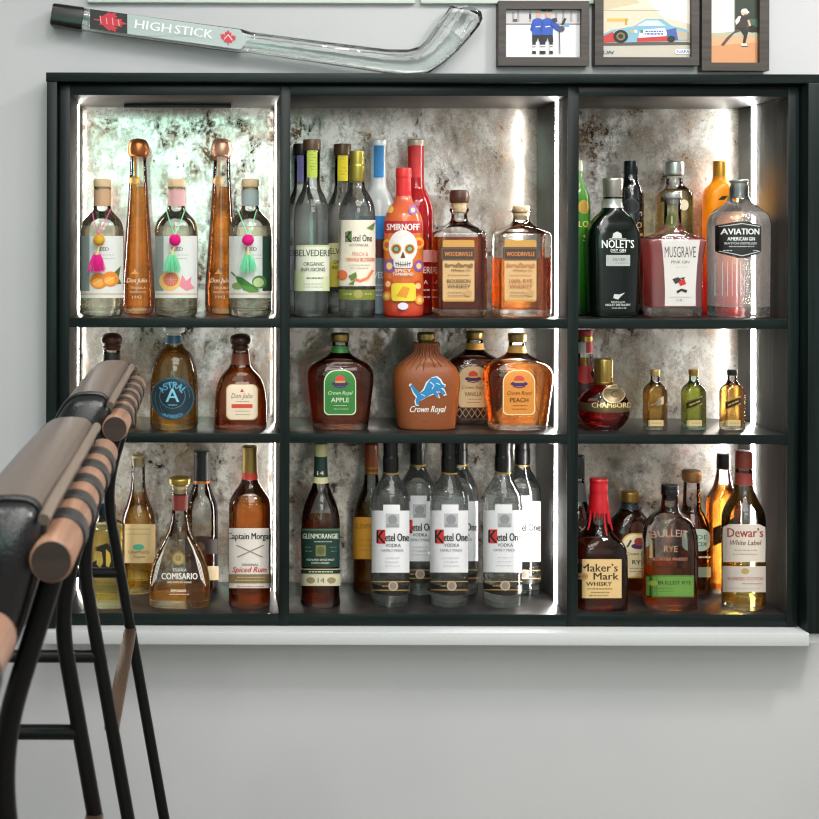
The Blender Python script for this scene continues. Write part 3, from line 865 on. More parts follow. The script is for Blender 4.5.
def ketel(cx, row, y, label, group, peach=False):
    k = (D + FR) / (D + y); ref = 606.5
    base = VY - (SHELF[row] - CZ) * F / (D + y)
    q = lambda py: base - (601.8 + ROLL * (cx - VX) - py) * k            # measured on a front bottle, moved to this depth
    h = 18.6 * k
    if peach:
        b = Bottle(label, cx, row, y, [(None, 17, 2), (312, 18, 3), (207, 18, 13), (194, 12, 7), (187, 7.2, 5), (152, 7)], fill=206, liq=WATER, base=6)
        b.turned('cap', [(182, 7.8), (166, 7.8), (165, 7.2), (151, 7.2, 1)], M('#a79a45', .35, .7))
        L = b.decal(); c = cx
        L.rect(c - 17.8, 220, c + 17.8, 286, '#eee5d2'); L.rect(c - 9.5, 231, c - 5, 242, '#5d7f35'); L.text('K', c - 8, 237, 6, 10.5, '#1d1d1b'); L.text('etel One', c + 5, 238, 18.5, 7, '#1d1d1b')
        L.text('BOTANICAL', c + 2, 245, 18, 2.6, '#8d8471'); L.text('PEACH &', c + 3, 254, 15, 4, '#e59a86'); L.text('ORANGE BLOSSOM', c + 3, 259.5, 27, 3.8, '#e8722f'); L.scrib(c - 8, c + 12, [265, 268], '#b9ad97', .6)
        L.ell(c - 14, 275, 5, 5, '#e6703a'); L.line([(c - 6, 277), (c + 3, 281), (c + 10, 278), (c + 15, 270)], 2.6, '#e88354'); L.poly([(c - 8, 276), (c - 1, 272), (c, 277), (c - 5, 281)], '#66813c'); L.poly([(c + 9, 228), (c + 17, 222), (c + 15, 230)], '#66813c'); L.poly([(c - 8, 284), (c - 2, 280), (c - 3, 285)], '#66813c')
        L.done('label', b.root)
        b.band('lower_band', 289, 299, M('#7c8637', .5))
        L = b.decal(.0012); L.ell(c + 1, 294, 4.4, 4.4, '#a8a056'); L.scrib(c - 14, c - 5, [294], '#c9c588', 1.2); L.scrib(c + 7, c + 15, [294], '#c9c588', 1.2); L.done('medallion', b.root)
        return
    b = Bottle(label, cx, row, y, [(None, h * .95, 2), (q(604), h, 3), (q(495), h, 13), (q(484), 12.5 * k, 7), (q(476), 7.6 * k, 5), (q(444), 7.2 * k)], fill=q(494), liq=WATER, base=5, group=group)
    b.turned('cap', [(q(472), 8 * k), (q(457), 8 * k), (q(456), 7.4 * k), (q(439.5), 7.4 * k, 1)], BLACKP)
    b.band('gold_ring', q(473.5), q(472), GOLD, .0012); 
    L = b.decal(); c = cx; w = h * .98
    L.rect(c - w, q(511), c + w, q(573), '#e9e9ec')
    L.rect(c - 8.5 * k, q(511), c + 8 * k, q(511.5), '#e9e9ec', ny=1)
    L.rect(c - 7 * k, q(505), c + 9 * k, q(512), '#e9e9ec', ny=2)
    L.rect(c - 4.5 * k, q(514), c + 8.5 * k, q(528), '#b9babd', ny=2); L.ell(c + 2 * k, q(520), 4.5 * k, 5 * k, '#8f9194'); L.rect(c - 3.5 * k, q(524), c + 7.5 * k, q(527.5), '#9c9da0', ny=1)
    L.rect(c - 12.5 * k, q(530), c - 4.8 * k, q(544), '#cf3b37', ny=2)
    L.text('K', c - 9 * k, q(537), 8 * k, 12.5 * k, '#141414', .02); L.text('etel One', c + 6.2 * k, q(537.5), 22 * k, 8 * k, '#141414', .02)
    L.text('VODKA', c + 2.5 * k, q(545.5), 14 * k, 3.4 * k, '#4b4b4d'); L.text('FAMILY MADE', c + 2 * k, q(550.5), 20 * k, 2.6 * k, '#8a8a8d'); L.scrib(c - 6 * k, c + 9 * k, [q(558), q(562), q(566)], '#c9c9cc', .9)
    L.done('label', b.root)
    b.band('lower_band', q(582), q(590.5), M('#211d1b', .4), .0006)
    L = b.decal(.0012); L.rect(c - 18 * k, q(581.6), c + 18 * k, q(582.4), '#c19a55', ny=1); L.rect(c - 18 * k, q(590), c + 18 * k, q(590.8), '#c19a55', ny=1); L.ell(c + 2.5 * k, q(586.2), 4.6 * k, 5 * k, '#b9a98f'); L.ell(c + 2.5 * k, q(586.2), 3.2 * k, 3.6 * k, '#8f7f70'); L.scrib(c - 9 * k, c - 3 * k, [q(586.3)], '#b08a55', 1.2); L.done('medallion', b.root)
ketel(357, 1, FR, 'clear vodka bottle with peach fruit on cream label and olive gold cap', None, True)

# orange vodka with a painted sugar skull
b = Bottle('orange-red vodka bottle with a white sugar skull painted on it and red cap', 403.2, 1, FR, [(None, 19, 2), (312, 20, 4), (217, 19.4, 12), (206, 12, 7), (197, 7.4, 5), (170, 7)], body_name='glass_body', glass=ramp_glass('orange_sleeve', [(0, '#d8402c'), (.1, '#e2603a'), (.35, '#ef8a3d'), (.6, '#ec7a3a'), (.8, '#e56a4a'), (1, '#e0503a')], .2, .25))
b.turned('cap', [(198, 7.8), (178, 7.4), (177, 7.9), (168, 7.6, 1.2)], M('#dc2f2f', .35))
c = 403; L = b.decal()
L.rect(c - 18, 221, c + 18.5, 233, '#b41f24', 2); L.text('SMIRNOFF', c, 227, 31, 6.5, '#f4ece4', .03)
for x, y, r, k in ((c - 13, 266, 6, '#8a5aa6'), (c + 15, 266, 5, '#8a5aa6'), (c - 15, 245, 5, '#f4b23d'), (c + 15, 243, 5, '#f4b23d'), (c - 14, 284, 5, '#c94a2a'), (c + 14, 286, 5, '#c94a2a'), (c - 12, 209, 3.5, '#f7c558'), (c + 9, 210, 4, '#8d62b0'), (c - 15, 296, 4, '#f2a13a'), (c + 15, 300, 4, '#f2a13a')):
    L.ell(x, y, r, r * 1.15, k); L.ell(x, y, r * .5, r * .6, '#f6d08a' if k != '#f4b23d' else '#d8512d')
L.ell(c, 247, 13, 17, '#efece6'); L.rect(c - 8.5, 256, c + 8.5, 268, '#efece6', 3)
for sg in (-1, 1):
    L.ell(c + sg * 6, 249, 4.6, 5.2, '#e0992f'); L.ell(c + sg * 6, 249, 3.5, 4, '#7d5338'); L.ell(c + sg * 6, 249, 2, 2.2, '#7fb592')
L.poly([(c, 251), (c - 2.2, 258), (c + 2.2, 258)], '#6b3a2a'); L.line([(c - 7, 263), (c, 265), (c + 7, 263)], .9, '#6b5a55')
for k in range(-3, 4): L.line([(c + k * 2, 261.5), (c + k * 2, 266.5)], .6, '#7a6a64')
L.text('SPICY', c, 270.5, 14, 3, '#f6eee2', .02); L.text('TAMARIND', c, 274, 18, 3, '#f6eee2', .02)
L.rect(c - 10, 283, c + 11, 301, '#ead43c', 3); L.poly([(c - 6, 296), (c, 286), (c + 6, 288), (c + 3, 298)], '#e39a2b')
L.ell(c, 306, 4.5, 3.6, '#e6e3f2'); L.done('label', b.root)

def craft_whiskey(cx, label, capm, lines, tcol, fill, liq, hw, sh, caps):
    b = Bottle(label, cx, 1, FR + .003, [(None, hw - 1.5, 1.5), (312, hw, 2.5), (sh, hw, 3.5), (sh - 7, 15, 7), (sh - 12, 8, 4), (sh - 20, 7.6, 1), (sh - 22, 9.6, 1), (sh - 24.5, 9.6, 1), (sh - 25, 7.6)], n=8, dr=.78, nb=(sh - 1, sh - 9), fill=fill, liq=liq, base=8, group='square craft whiskey bottles')
    b.turned('stopper', caps, capm)
    if capm is WOODD: b.turned('cork', [(sh - 20, 6.2), (sh - 33, 7.6)], CORK)
    c = cx - .5; L = b.decal(.0009)
    L.rect(c - 15.8, 240, c + 15.8, 301.5, '#d9b27c', 2); L.rect(c - 15.8, 240, c + 15.8, 247, '#cc9a4c', 2); L.rect(c - 15, 299.5, c + 15, 301.5, '#cc9a4c', ny=1)
    L.rect(c - 17.5, 247, c + 17.5, 260.5, '#5b4334', 2); L.rect(c - 16.5, 248, c + 16.5, 259.5, '#7d5e46', 1.5); L.rect(c - 16, 248.5, c + 16, 259, '#4a3629', 1.5)
    L.text('WOODINVILLE', c, 254, 28, 4.4, '#d98a4a', .015)
    for k in range(-6, 7): L.ell(c + k * 2.1, 264.5 + abs(math.sin(k * 2.2)) * 1.6, 1.6, 1.6 + .6 * math.cos(k), '#8a6c45' if tcol != '#b3643a' else '#c08353', n=5)
    L.text('Whiskey Co.', c + 2, 270.5, 20, 3.2, tcol, shear=.3); L.line([(c - 11, 275), (c + 11, 275)], .5, tcol)
    L.text(lines[0], c, 281, 23, 4, tcol); L.text(lines[1], c, 286.3, 23, 4, tcol); L.scrib(c - 12, c + 4, [292, 295.5], '#a58359', 1); L.ell(c + 9, 293, 4, 3.2, '#c79a68')
    L.done('label', b.root)
craft_whiskey(459, 'square dark bourbon bottle with brown wood stopper, full to the shoulder', WOODD, ('BOURBON', 'WHISKEY'), '#5d4630', 237, (.66, .22, .05), 24.5, 233, [(203, 9.3), (198, 10, 1), (192, 9.4, 2), (190, 8.6, 2)])
craft_whiskey(521, 'square rye whiskey bottle with pale cork stopper, two thirds full', CORK, ('100% RYE', 'WHISKEY'), '#b3643a', 258, (.80, .34, .09), 26, 234, [(220, 6.5), (214, 8.2, 1), (206, 8.4, 1.2)])

# ---------------------------------------------------------------- top row, right cubby
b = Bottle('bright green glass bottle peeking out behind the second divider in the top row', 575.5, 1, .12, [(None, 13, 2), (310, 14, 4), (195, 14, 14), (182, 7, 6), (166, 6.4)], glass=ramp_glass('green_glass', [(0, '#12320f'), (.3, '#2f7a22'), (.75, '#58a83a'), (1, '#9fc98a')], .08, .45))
b.turned('cap', [(172, 6.8), (160.5, 6.6, 1)], M('#cfd6b8', .3, .5))
L = b.decal(); L.ell(583, 207, 5, 7, '#c7a24c', rough=.4, metal=.6); L.text('LO', 583, 224, 9, 6, '#d6c06a'); L.text('S', 585, 238, 5, 7, '#d6c06a'); L.done('lettering', b.root)

b = Bottle('rounded dark green gin bottle with white lettering and silver cap', 612.5, 1, FR, [(None, 22.5, 2), (312, 23.5, 4), (236, 26, 14), (222, 22, 12), (210, 10.5, 8), (203, 8.6, 3), (197, 8.8)], n=3.6, dr=.62, nb=(222, 207), glass=M('#010b06', .16, coat=.12))
b.band('neck_ring', 199, 208, M('#b9bdb8', .3, .6))
b.turned('cap', [(199, 8.6), (180, 10.2), (178, 9.4, 1)], M('#b3aea4', .32, .8))
c = 617; L = b.decal(.0012)
L.poly([(c - 5, 238), (c - 4, 233.5), (c, 231.5), (c + 4, 233.5), (c + 5, 238)], '#c8d0c9'); L.line([(c - 8, 239), (c + 9, 239)], .8, '#c8d0c9')
L.text('NOLET\u2019S', c + 1, 244, 32, 8, '#e9eeea', .02); L.text('DRY GIN', c + 1, 250.3, 15, 2.8, '#e9eeea', .02); L.line([(c - 6, 252.5), (c + 8, 252.5)], .5, '#aab3ac')
L.done('lettering', b.root)
L = b.decal(.0012); L.poly([(c - 4, 298), (c - 3, 294), (c + 2, 294.5), (c + 8, 292.5), (c + 3, 297), (c + 1, 299.5)], '#c8d0c9'); L.text('DISTILLED', c + 1, 302, 14, 1.8, '#c8d0c9'); L.text('NOLET DISTILLERY', c + 1, 304.8, 25, 2.2, '#dfe5e0'); L.scrib(c - 7, c + 9, [308], '#c8d0c9', .7)
L.done('maker_mark', b.root)
L = b.decal(.0012); L.rect(c - 11, 255, c + 13, 266, '#aeb4b1', .5); L.text('SILVER', c + 2, 259.5, 13, 2.4, '#4a4f4c'); L.scrib(c - 3, c + 11, [263], '#6c726f', .6); L.done('label', b.root)
b = Bottle('nearly black tall bottle with gold lettering behind the dark green gin bottle', 630.5, 1, BK, [(None, 12, 2), (310, 12.5, 4), (190, 12.5, 12), (178, 7, 5), (166, 6.6)], glass=M('#060b0c', .06, coat=1.0))
b.turned('cap', [(176, 7), (161, 6.8, 1)], M('#20272a', .25, .6))
L = b.decal(.0012); L.ell(631, 206, 7.5, 7.8, '#2a3033'); L.ell(631, 206, 6, 6.3, '#0a0e10'); L.text('BOO', 634, 225, 13, 6, '#b8904d'); L.text('&', 638, 240, 6, 7, '#b8904d'); L.rect(629, 233, 641, 236, '#a77f43', ny=1); L.done('lettering', b.root)
b = Bottle('squat clear bottle with silver cap and pale gold spirit behind the pink gin', 674, 1, BK, [(None, 15.5, 2), (310, 16.2, 3), (192, 16.2, 6), (186, 8.5, 5), (178, 7.4)], n=4, dr=.85, nb=(190, 184), fill=190, liq=(.96, .84, .52), base=6)
b.turned('cap', [(176, 8), (174.5, 9.2), (163, 9.2, 1), (161.5, 8)], SILVER)
L = b.decal(); L.ell(684, 205, 4.5, 5.5, '#d9cdb0'); L.rect(661, 197, 672, 202, '#2c2a26', ny=1); L.done('label', b.root)
b = Bottle('flared pink gin bottle with tall silvery label', 672.5, 1, FR, [(None, 25, 1.5), (312, 26, 2), (302, 26, 6), (258, 26.5, 15), (240, 29.5, 2.5), (237, 25, 3), (232, 11, 6), (226, 8.2, 3), (199, 8)], n=7, dr=.52, nb=(238, 229), fill=239, liq=(.97, .36, .36), bright_mix=.62, base=10)
b.turned('stopper', [(205, 6), (200, 6.4), (198, 8.6), (193, 8.6, 1.5)], M('#bfc0bc', .25, .7))
L = b.decal(.001); L.ell(672, 220, 5, 8, '#6a6a2c'); L.ell(672, 220, 3.6, 6.4, '#4c5a38'); L.line([(672, 216), (672, 224)], 1, '#c9b86a'); L.done('neck_label', b.root)
c = 680; L = b.decal(.001)
L.rows([(240, c - 19, c + 20), (250, c - 17.6, c + 18.6), (270, c - 16, c + 16.6), (290, c - 15.2, c + 15.4), (306, c - 15.5, c + 15.5)], '#d6d3cf')
L.text('MUSGRAVE', c, 252, 31, 11, '#4a4543', 0); L.text('PINK GIN', c, 262, 18, 3, '#6d6865'); L.scrib(c - 6, c + 7, [267], '#a5a09c', .5)
for pts, k in (([(c - 8, 279), (c - 2, 277), (c + 2, 281), (c - 5, 284)], '#3a3431'), ([(c - 2, 282), (c + 4, 279), (c + 6, 284), (c, 286)], '#c9282d'), ([(c - 4, 291), (c + 1, 288.5), (c + 7, 290), (c + 6, 293), (c + 1, 291), (c - 3, 293.5)], '#2b2725'), ([(c - 1, 278), (c + 5, 277), (c + 3, 280)], '#3a3431')):
    L.poly(pts, k)
L.scrib(c - 12, c + 12, [297], '#b3a88f', .5); L.text('1.0', c - 1, 300, 5, 2.6, '#8a8480'); L.done('label', b.root)
b = Bottle('tall frosted vodka bottle shading from yellow down to red, behind clear gin', 720, 1, BK, [(None, 15, 2), (310, 16, 4), (192, 16, 6), (186, 12, 8), (180, 7, 5), (166, 6.6)], glass=ramp_glass('sunset_glass', [(0, '#d8281f'), (.2, '#df3f22'), (.38, '#ef8a1c'), (.6, '#f4b40f'), (1, '#e7a31a')], .3, .5), n=3, dr=.8, nb=(192, 182))
b.turned('cap', [(180, 7), (161, 6.8, 1)], M('#d89a3e', .3, .7))
L = b.decal(); L.poly([(718, 200), (722, 196), (728, 196), (724, 200)], '#1e1408'); L.done('lettering', b.root)
b = Bottle('wide clear gin bottle with a black shield label, beside the light strip', 738.5, 1, FR, [(None, 26.5, 1.5), (314, 28, 3), (216, 28.5, 13), (207, 18, 8), (200, 9.5, 5), (186, 8.6)], n=2.6, dr=.9, nb=(212, 203), fill=212, liq=WATER, bright_mix=.2, base=11)
b.turned('cap', [(198, 7.6), (183, 7.6), (182, 9), (180, 8.6)], M('#aeb0ae', .3, .7))
c = 742; L = b.decal(.001)
L.rows([(221.5, c - 5, c + 5), (225, c - 18, c + 18), (226, c - 19.5, c + 19.5), (251, c - 19.5, c + 19.5), (253, c - 18, c + 18), (258, c - 4, c + 4)], '#16191a')
for y0, y1 in ((224.5, 225.2), (253.2, 253.9)): L.line([(c - 18, y0 + 2 if y0 < 230 else y0 - 2), (c, y0 - 1 if y0 < 230 else y0 + 2.6), (c + 18, y0 + 2 if y0 < 230 else y0 - 2)], .7, '#cfd2d0')
L.text('AVIATION', c, 231.5, 34, 6, '#eef0ee', .025); L.text('AMERICAN GIN', c, 238.8, 25, 3.6, '#eef0ee', .02); L.text('BATCH DISTILLED', c, 243.3, 29, 2.2, '#d5d8d6'); L.scrib(c - 13, c + 13, [246.5], '#b9bcba', 1); L.scrib(c - 16, c - 9, [250.5], '#d5d8d6', .8); L.scrib(c + 9, c + 16, [250.5], '#d5d8d6', .8); L.done('label', b.root)
L = b.decal(.0003)
for k in range(-5, 6): L.line([(c - 5 + k * 3.6, 262), (c - 5 + k * 3.6, 296)], .55, '#c9cdd0', rough=.15)
L.done('flutes', b.root)

# ---------------------------------------------------------------- middle row, left cubby
def mushroom(b, py_top, r, capm=WOODD):
    b.turned('stopper', [(py_top + 17, 8), (py_top + 15, r * .78, 1), (py_top + 13.5, r * .9, 1), (py_top + 12, r * .7, 1), (py_top + 9, r, 3), (py_top + 3, r * .95, 5), (py_top, r * .5, 3)], capm)
b = Bottle('amber tequila bottle with round wooden stopper, half hidden behind the stool back', 111.5, 2, .085, [(None, 23, 2), (427, 25, 4), (388, 26, 16), (374, 20, 12), (366, 9, 6), (350, 8)], n=3, dr=.75, nb=(380, 366), fill=352, liq=(.93, .66, .22), base=6)
mushroom(b, 333, 11); b.band('neck_label', 353, 362, M('#20261f', .4))
b = Bottle('domed clear bottle of golden tequila with round blue label and white stopper', 174, 2, FR, [(None, 22.5, 2), (425, 24, 4), (372, 24, 16), (353, 18, 12), (348, 9.5, 6), (334, 7.6)], fill=352, liq=(.93, .72, .32), base=6)
b.turned('stopper', [(344, 6), (333, 6.5), (332, 10.6), (327.5, 10.8), (326, 9)], M('#e0dfd9', .5))
b.band('neck_label', 335, 343, M('#27536b', .4))
c = 172.5; L = b.decal(.001); L.ell(c, 398, 21.5, 21.5, '#23424f'); L.ell(c, 398, 20.6, 20.6, '#3e6f86'); L.ell(c, 398, 20, 20, '#152d3a'); L.ell(c, 396, 12.5, 12.5, '#4f86a0'); L.ell(c, 396, 11.9, 11.9, '#10222d')
L.text('ASTRAL', c, 398, 28, 6.4, '#58a9c9', .03, arc=13.2); L.text('A', c, 395, 12.5, 13.5, '#7cc6e0', .03); L.text('TEQUILA', c, 405, 9, 2, '#7cc6e0'); L.text('\u00b7A\u00d1EJO\u00b7', c, 398, 21, 4.6, '#58a9c9', .02, arc=-18.3); L.done('label', b.root)
b = Bottle('squat amber-brown tequila bottle with cream label and dark wooden ball stopper', 240.5, 2, FR, [(None, 24.5, 2), (427, 26.3, 4), (392, 25.6, 16), (375, 20, 14), (366, 9.5, 7), (350, 8.2)], n=3, dr=.72, nb=(380, 366), fill=352, liq=(.70, .28, .06), base=5, glass=thin_glass((.96, .86, .74), (.35, .2, .1)))
mushroom(b, 333.5, 11.2, M('#3a2015', .3, bump=.2)); b.band('neck_label', 353, 364, M('#6b3320', .4))
c = 242; L = b.decal(.001); L.rect(c - 16, 384, c + 16, 420, '#c8a97c', 6); L.rect(c - 15, 385, c + 15, 419, '#ead9bf', 5.5); L.poly([(c - 2, 392), (c, 388.5), (c + 2, 392)], '#b8352a')
L.text('Don Julio', c, 396.5, 21, 6.5, '#54423a', shear=.25, bold=0); L.rect(c - 10.5, 404, c + 10.5, 408, '#cf4a33', ny=1); L.scrib(c - 7, c + 8, [411], '#8b7868', .6); L.scrib(c - 7, c + 8, [414.5], '#8b7868', .6); L.scrib(c - 7, c + 7, [401.3], '#8b7868', .7); L.done('label', b.root)

# ---------------------------------------------------------------- middle row, middle cubby
def royal(cx, y, label, labc, rim, name, tint, tcol, hw, top, base_py, liq, lx, glass=None):
    k = (base_py - top) / 98.0
    q = lambda v: base_py - (431 - v) * k
    b = Bottle(label, cx, 2, y, [(None, hw * .78, 2), (q(427), hw * .82, 4), (q(395), hw * .93, 12), (q(375), hw, 10), (q(364), hw * .88, 9), (q(357), hw * .42, 7), (q(352), 8.5, 4), (q(340), 7.8)], n=3.4, dr=.62, nb=(q(366), q(354)), fill=q(362), liq=liq, base=6, group='cut-glass flavoured whisky bottles', glass=glass)
    b.turned('cap', [(q(342.5), 7.4), (q(341), 9, 1), (q(335), 9.4, 1), (q(333.4), 8.2, 1)], M('#a58b52', .35, .8))
    b.band('neck_label', q(346), q(352.5), M(labc if tint else '#d9a24a', .4))
    c = lx; w = 16 * k
    L = b.decal(.0012)
    L.arch(c - w, q(370), c + w, q(415), rim, .8, .3); L.arch(c - w + 1, q(371), c + w - 1, q(414), labc, .8, .3)
    L.ell(c, q(384), 8.6 * k, 2.6 * k, '#4a2a63'); L.ell(c, q(379.5), 5 * k, 3.8 * k, '#d0453f'); L.rect(c - 5 * k, q(381), c + 5 * k, q(383), '#c9a14b', ny=1); L.line([(c - 6 * k, q(386.5)), (c, q(388)), (c + 6 * k, q(386.5))], 1, '#4a2a63')
    L.text('Crown Royal', c, q(393.5), 24 * k, 4.6 * k, tcol, 0, shear=.3); L.text(name, c, q(400), 18 * k, 4.4 * k, tcol); L.scrib(c - 7 * k, c + 8 * k, [q(405.5), q(409)], tcol, .5); L.done('label', b.root)
    # cut diamonds round the foot
    if name != 'VANILLA': return
    L = b.decal(.0004)
    for i in range(-4, 5):
        x = cx + i * hw * .19
        L.line([(x - 3, q(415)), (x + 3, q(425))], .5, '#c9b79a', rough=.15); L.line([(x + 3, q(415)), (x - 3, q(425))], .5, '#c9b79a', rough=.15)
    L.done('cut_pattern', b.root)
royal(340, FR, 'wide-shouldered dark whisky bottle with a bright green arched label', '#37803a', '#cfe3b8', 'APPLE', True, '#e6efd6', 33.5, 332.5, 431, (.60, .20, .07), 340)
royal(474.5, BK, 'wide-shouldered whisky bottle with cream arched label, between leather bottle and peach bottle', '#dcc69a', '#8a6a3c', 'VANILLA', False, '#5b432d', 31, 330.5, 423.2, (.62, .24, .08), 473, None)
royal(517, FR, 'wide-shouldered amber whisky bottle with orange arched label near the light strip', '#e0903c', '#f3dca8', 'PEACH', False, '#5f3416', 34.5, 332.5, 431, (.80, .36, .10), 519)
# whisky bottle in a tan leather jacket
b = Bottle('whisky bottle in a tan leather jacket with blue lion emblem', 426, 2, FR, [(None, 26, 2), (427, 28.5, 5), (395, 32, 12), (377, 33.8, 10), (365, 29, 12), (357, 16, 7), (351, 10.5, 3), (346, 12, 2), (342.5, 13)], n=2.8, dr=.62, nb=(366, 354), glass=M('#8a4a22', .5, bump=.35, bscale=160), body_name='leather_cover')
b.turned('cap', [(345, 7), (341, 7.4), (340, 8.8, 1), (334, 9.2, 1), (332.3, 8)], M('#a58b52', .35, .8))
mb = MB(); rnd = random.Random(5)
for k in range(26):
    p = []; rr = []
    for py, g, tr in ((343, 1.0, .0016), (346.5, 1.03, .0022), (351, 1.03, .0022), (356, 1.03, .002), (360 + rnd.uniform(0, 3), 1.0, .0015), (365 + rnd.uniform(0, 6), .985, .0004)):
        z = b.z(py); r = b.rad(z) * g; n, dr = b.nz(z); a = 2 * PI * (k + .12 * math.sin(py + k)) / 26; cs, sn = math.cos(a), math.sin(a)
        p.append((r * math.copysign(abs(cs) ** (2 / n), cs), r * dr * math.copysign(abs(sn) ** (2 / n), sn), z)); rr.append(tr)
    mb.tube(p, rr, 6)
mb.build('gathers', M('#7a3f1c', .5), b.root, 80)
L = b.decal(.0012)
lion = [(410, 386), (412, 384), (416, 389), (419.5, 393), (424, 390), (427, 383), (431, 378), (436, 377), (440, 380), (442, 384), (445, 385.5), (444, 388), (440.5, 388), (443.5, 390), (446, 394), (443, 395), (439.5, 391.5), (436, 391.5), (438, 394), (439, 397.5), (435.5, 396), (433, 393.5), (428, 396), (424, 398.5), (421, 400), (418.5, 402.5), (420, 405), (416.5, 404.5), (415.5, 400), (417, 396.5), (414, 392.5), (412, 388.5)]
cxl, cyl = 428, 391
L.poly([(x + (1.0 if x > cxl else -1.0), y + (.9 if y > cyl else -.9)) for x, y in lion], '#e6eaec'); L.poly(lion, '#2a86bd')
L.line([(430, 382), (434, 385), (432, 389)], .7, '#e6eaec'); L.line([(436, 383), (440, 384.5)], .7, '#e6eaec'); L.line([(421, 394), (425, 396)], .6, '#e6eaec'); L.done('lion_emblem', b.root)
L = b.decal(.0012); L.text('Crown Royal', 427.5, 410, 35, 8.5, '#f2efe9', .012, shear=.3); L.done('lettering', b.root)

# ---------------------------------------------------------------- middle row, right cubby
b = Bottle('tall bottle with red and white neck wraps, half hidden behind the round liqueur bottle', 585, 2, .14, [(None, 16, 2), (420, 17, 4), (385, 17, 14), (371, 10, 10), (360, 7.6, 8), (338, 6.6)], fill=358, liq=(.86, .45, .14), base=5)
b.turned('cap', [(336, 7), (330, 7, 1)], M('#c8393a', .4)); b.band('gold_ring', 336, 341, GOLD, .0012); b.band('neck_label', 342, 353, M('#e2d9d3', .4)); 
L = b.decal(.0014); L.rect(586, 342, 592, 353, '#c8393a', ny=2); L.done('ribbon', b.root)
L = b.decal(.0014); L.poly([(576, 366), (592, 366), (590, 374), (594, 382), (584, 384), (574, 378)], '#b3262b'); L.poly([(573, 384), (598, 384), (598, 398), (573, 398)], '#3a0d12'); L.rect(569, 398, 601, 418, '#e0dcd6'); L.rect(569, 411, 601, 414, '#4a2a2a', ny=1); L.done('label', b.root)
b = Bottle('spherical raspberry liqueur bottle with gold band and tall gold cap', 603.5, 2, FR - .01, [(None, 14, 1), (429.5, 15, 1.5), (426, 13.5, 1.5)] + [(408 + 24.5 * math.cos(a), max(9, 25.2 * math.sin(a)), 1) for a in [.62 + k * .19 for k in range(12)]] + [(382, 8.2)], fill=404, liq=(.72, .05, .05), base=6)
b.turned('cap', [(384, 9.2), (358.5, 9.2, 1)], M('#bb9a55', .22, .9)); b.turned('cap_collar', [(384.5, 9.9), (381, 9.9)], M('#8a6a35', .3, .9))
b.band('gold_band', 401, 409, M('#6e5c3e', .35, .7), .0008)
L = b.decal(.0016); L.text('CHAMBORD', 611, 405, 36, 5.2, '#e8d49a', .02, rough=.35, metal=.4); L.done('lettering', b.root)
L = b.decal(.0055); L.ell(612, 393.5, 9.4, 9.4, '#cbb98f', rough=.35, metal=.7); L.ell(612, 393.5, 8.4, 8.4, '#7e6d50', rough=.4, metal=.6); L.text('C', 612, 393.5, 5, 6.5, '#3e2f20', .02); L.done('medallion', b.root)
def mini(cx, label, capm, glass, liq, labc, top):
    b = Bottle(label, cx, 2, FR - .008, [(None, 9.2, 1), (428.5, 9.8, 1.2), (391, 9.8, 3), (385, 7.5, 3), (381, 4.2, 3), (372, 4)], n=7, dr=.95, nb=(390, 383), fill=384, liq=liq, base=5.5, group='miniature square whisky bottles', glass=glass)
    b.turned('cap', [(375.5, 4.6), (370, 4.8, .6), (369.3, 4.4)], capm)
    c = cx + 1; L = b.decal(.0008)
    L.poly([(c - 7, 402), (c + 7.5, 396), (c + 7.5, 404), (c - 7, 410)], '#c9a75e'); L.poly([(c - 7, 403), (c + 7.5, 397), (c + 7.5, 403), (c - 7, 409)], labc); [L.line([(c + x, 403 - x * .42), (c + x + l, 403 - (x + l) * .42)], 1.3, '#b79a5c' if labc != '#c9b79a' else '#8d7a58') for x, l in ((-5, 3), (-1.3, 2), (1.3, 4))]
    L.rect(c - 7, 420, c + 7.2, 426, '#c9b27c', ny=1); L.scrib(c - 5, c + 6, [423], '#8d7a50', .7); L.done('label', b.root)
mini(655, 'miniature square whisky bottle with gold cap and pale slanted label', GOLDL, thin_glass(), (.90, .58, .16), '#c9b79a', 369)
mini(693.5, 'miniature square whisky bottle of green-tinted glass with gold cap', GOLD, thin_glass((.84, .96, .90), (.15, .45, .38)), (.78, .70, .16), '#2a2413', 369)
mini(732, 'miniature square whisky bottle with black cap beside the light strip', BLACKP, thin_glass(), (.90, .58, .17), '#1f1a16', 369)

# ---------------------------------------------------------------- bottom row, left cubby
b = Bottle('square tequila bottle with large black blackletter initial, behind the stool legs', 107, 3, .05, [(None, 16, 2), (604, 17.5, 3), (525, 17.5, 4), (521, 10, 4), (518, 8.4, 2), (509, 8.4)], n=5, dr=.9, nb=(524, 519), fill=528, liq=(.93, .78, .28), base=8)
b.turned('stopper', [(516, 8.6), (511, 9), (505, 9, 1), (502, 7, 1)], M('#20343c', .3, .4))
c = 105; L = b.decal(.001)
L.poly([(c - 14, 570), (c - 12.5, 562), (c - 8, 560), (c - 8.5, 564), (c - 5, 568), (c - 2, 563), (c - 3, 552), (c - 10, 550), (c - 4, 545), (c + 2, 543), (c + 9, 550), (c + 11, 560), (c + 8, 569), (c, 572), (c - 8, 571)], '#17140d'); L.poly([(c + 1, 549), (c + 5, 553), (c + 6, 561), (c + 4, 567), (c + 1, 566)], '#c9a83e'); L.line([(c - 10, 548), (c - 2, 545)], 1, '#17140d'); L.scrib(c - 10, c + 10, [580, 584], '#8a7224', .9); L.done('lettering', b.root)
b = Bottle('tall pale gold tequila bottle with cream paper label and cork, left back', 138, 3, BK - .003, [(None, 16.5, 2), (590, 17.5, 4), (514, 17.5, 14), (502, 11, 12), (488, 7.2, 8), (456, 6.4)], fill=494, liq=(.94, .72, .26), base=6)
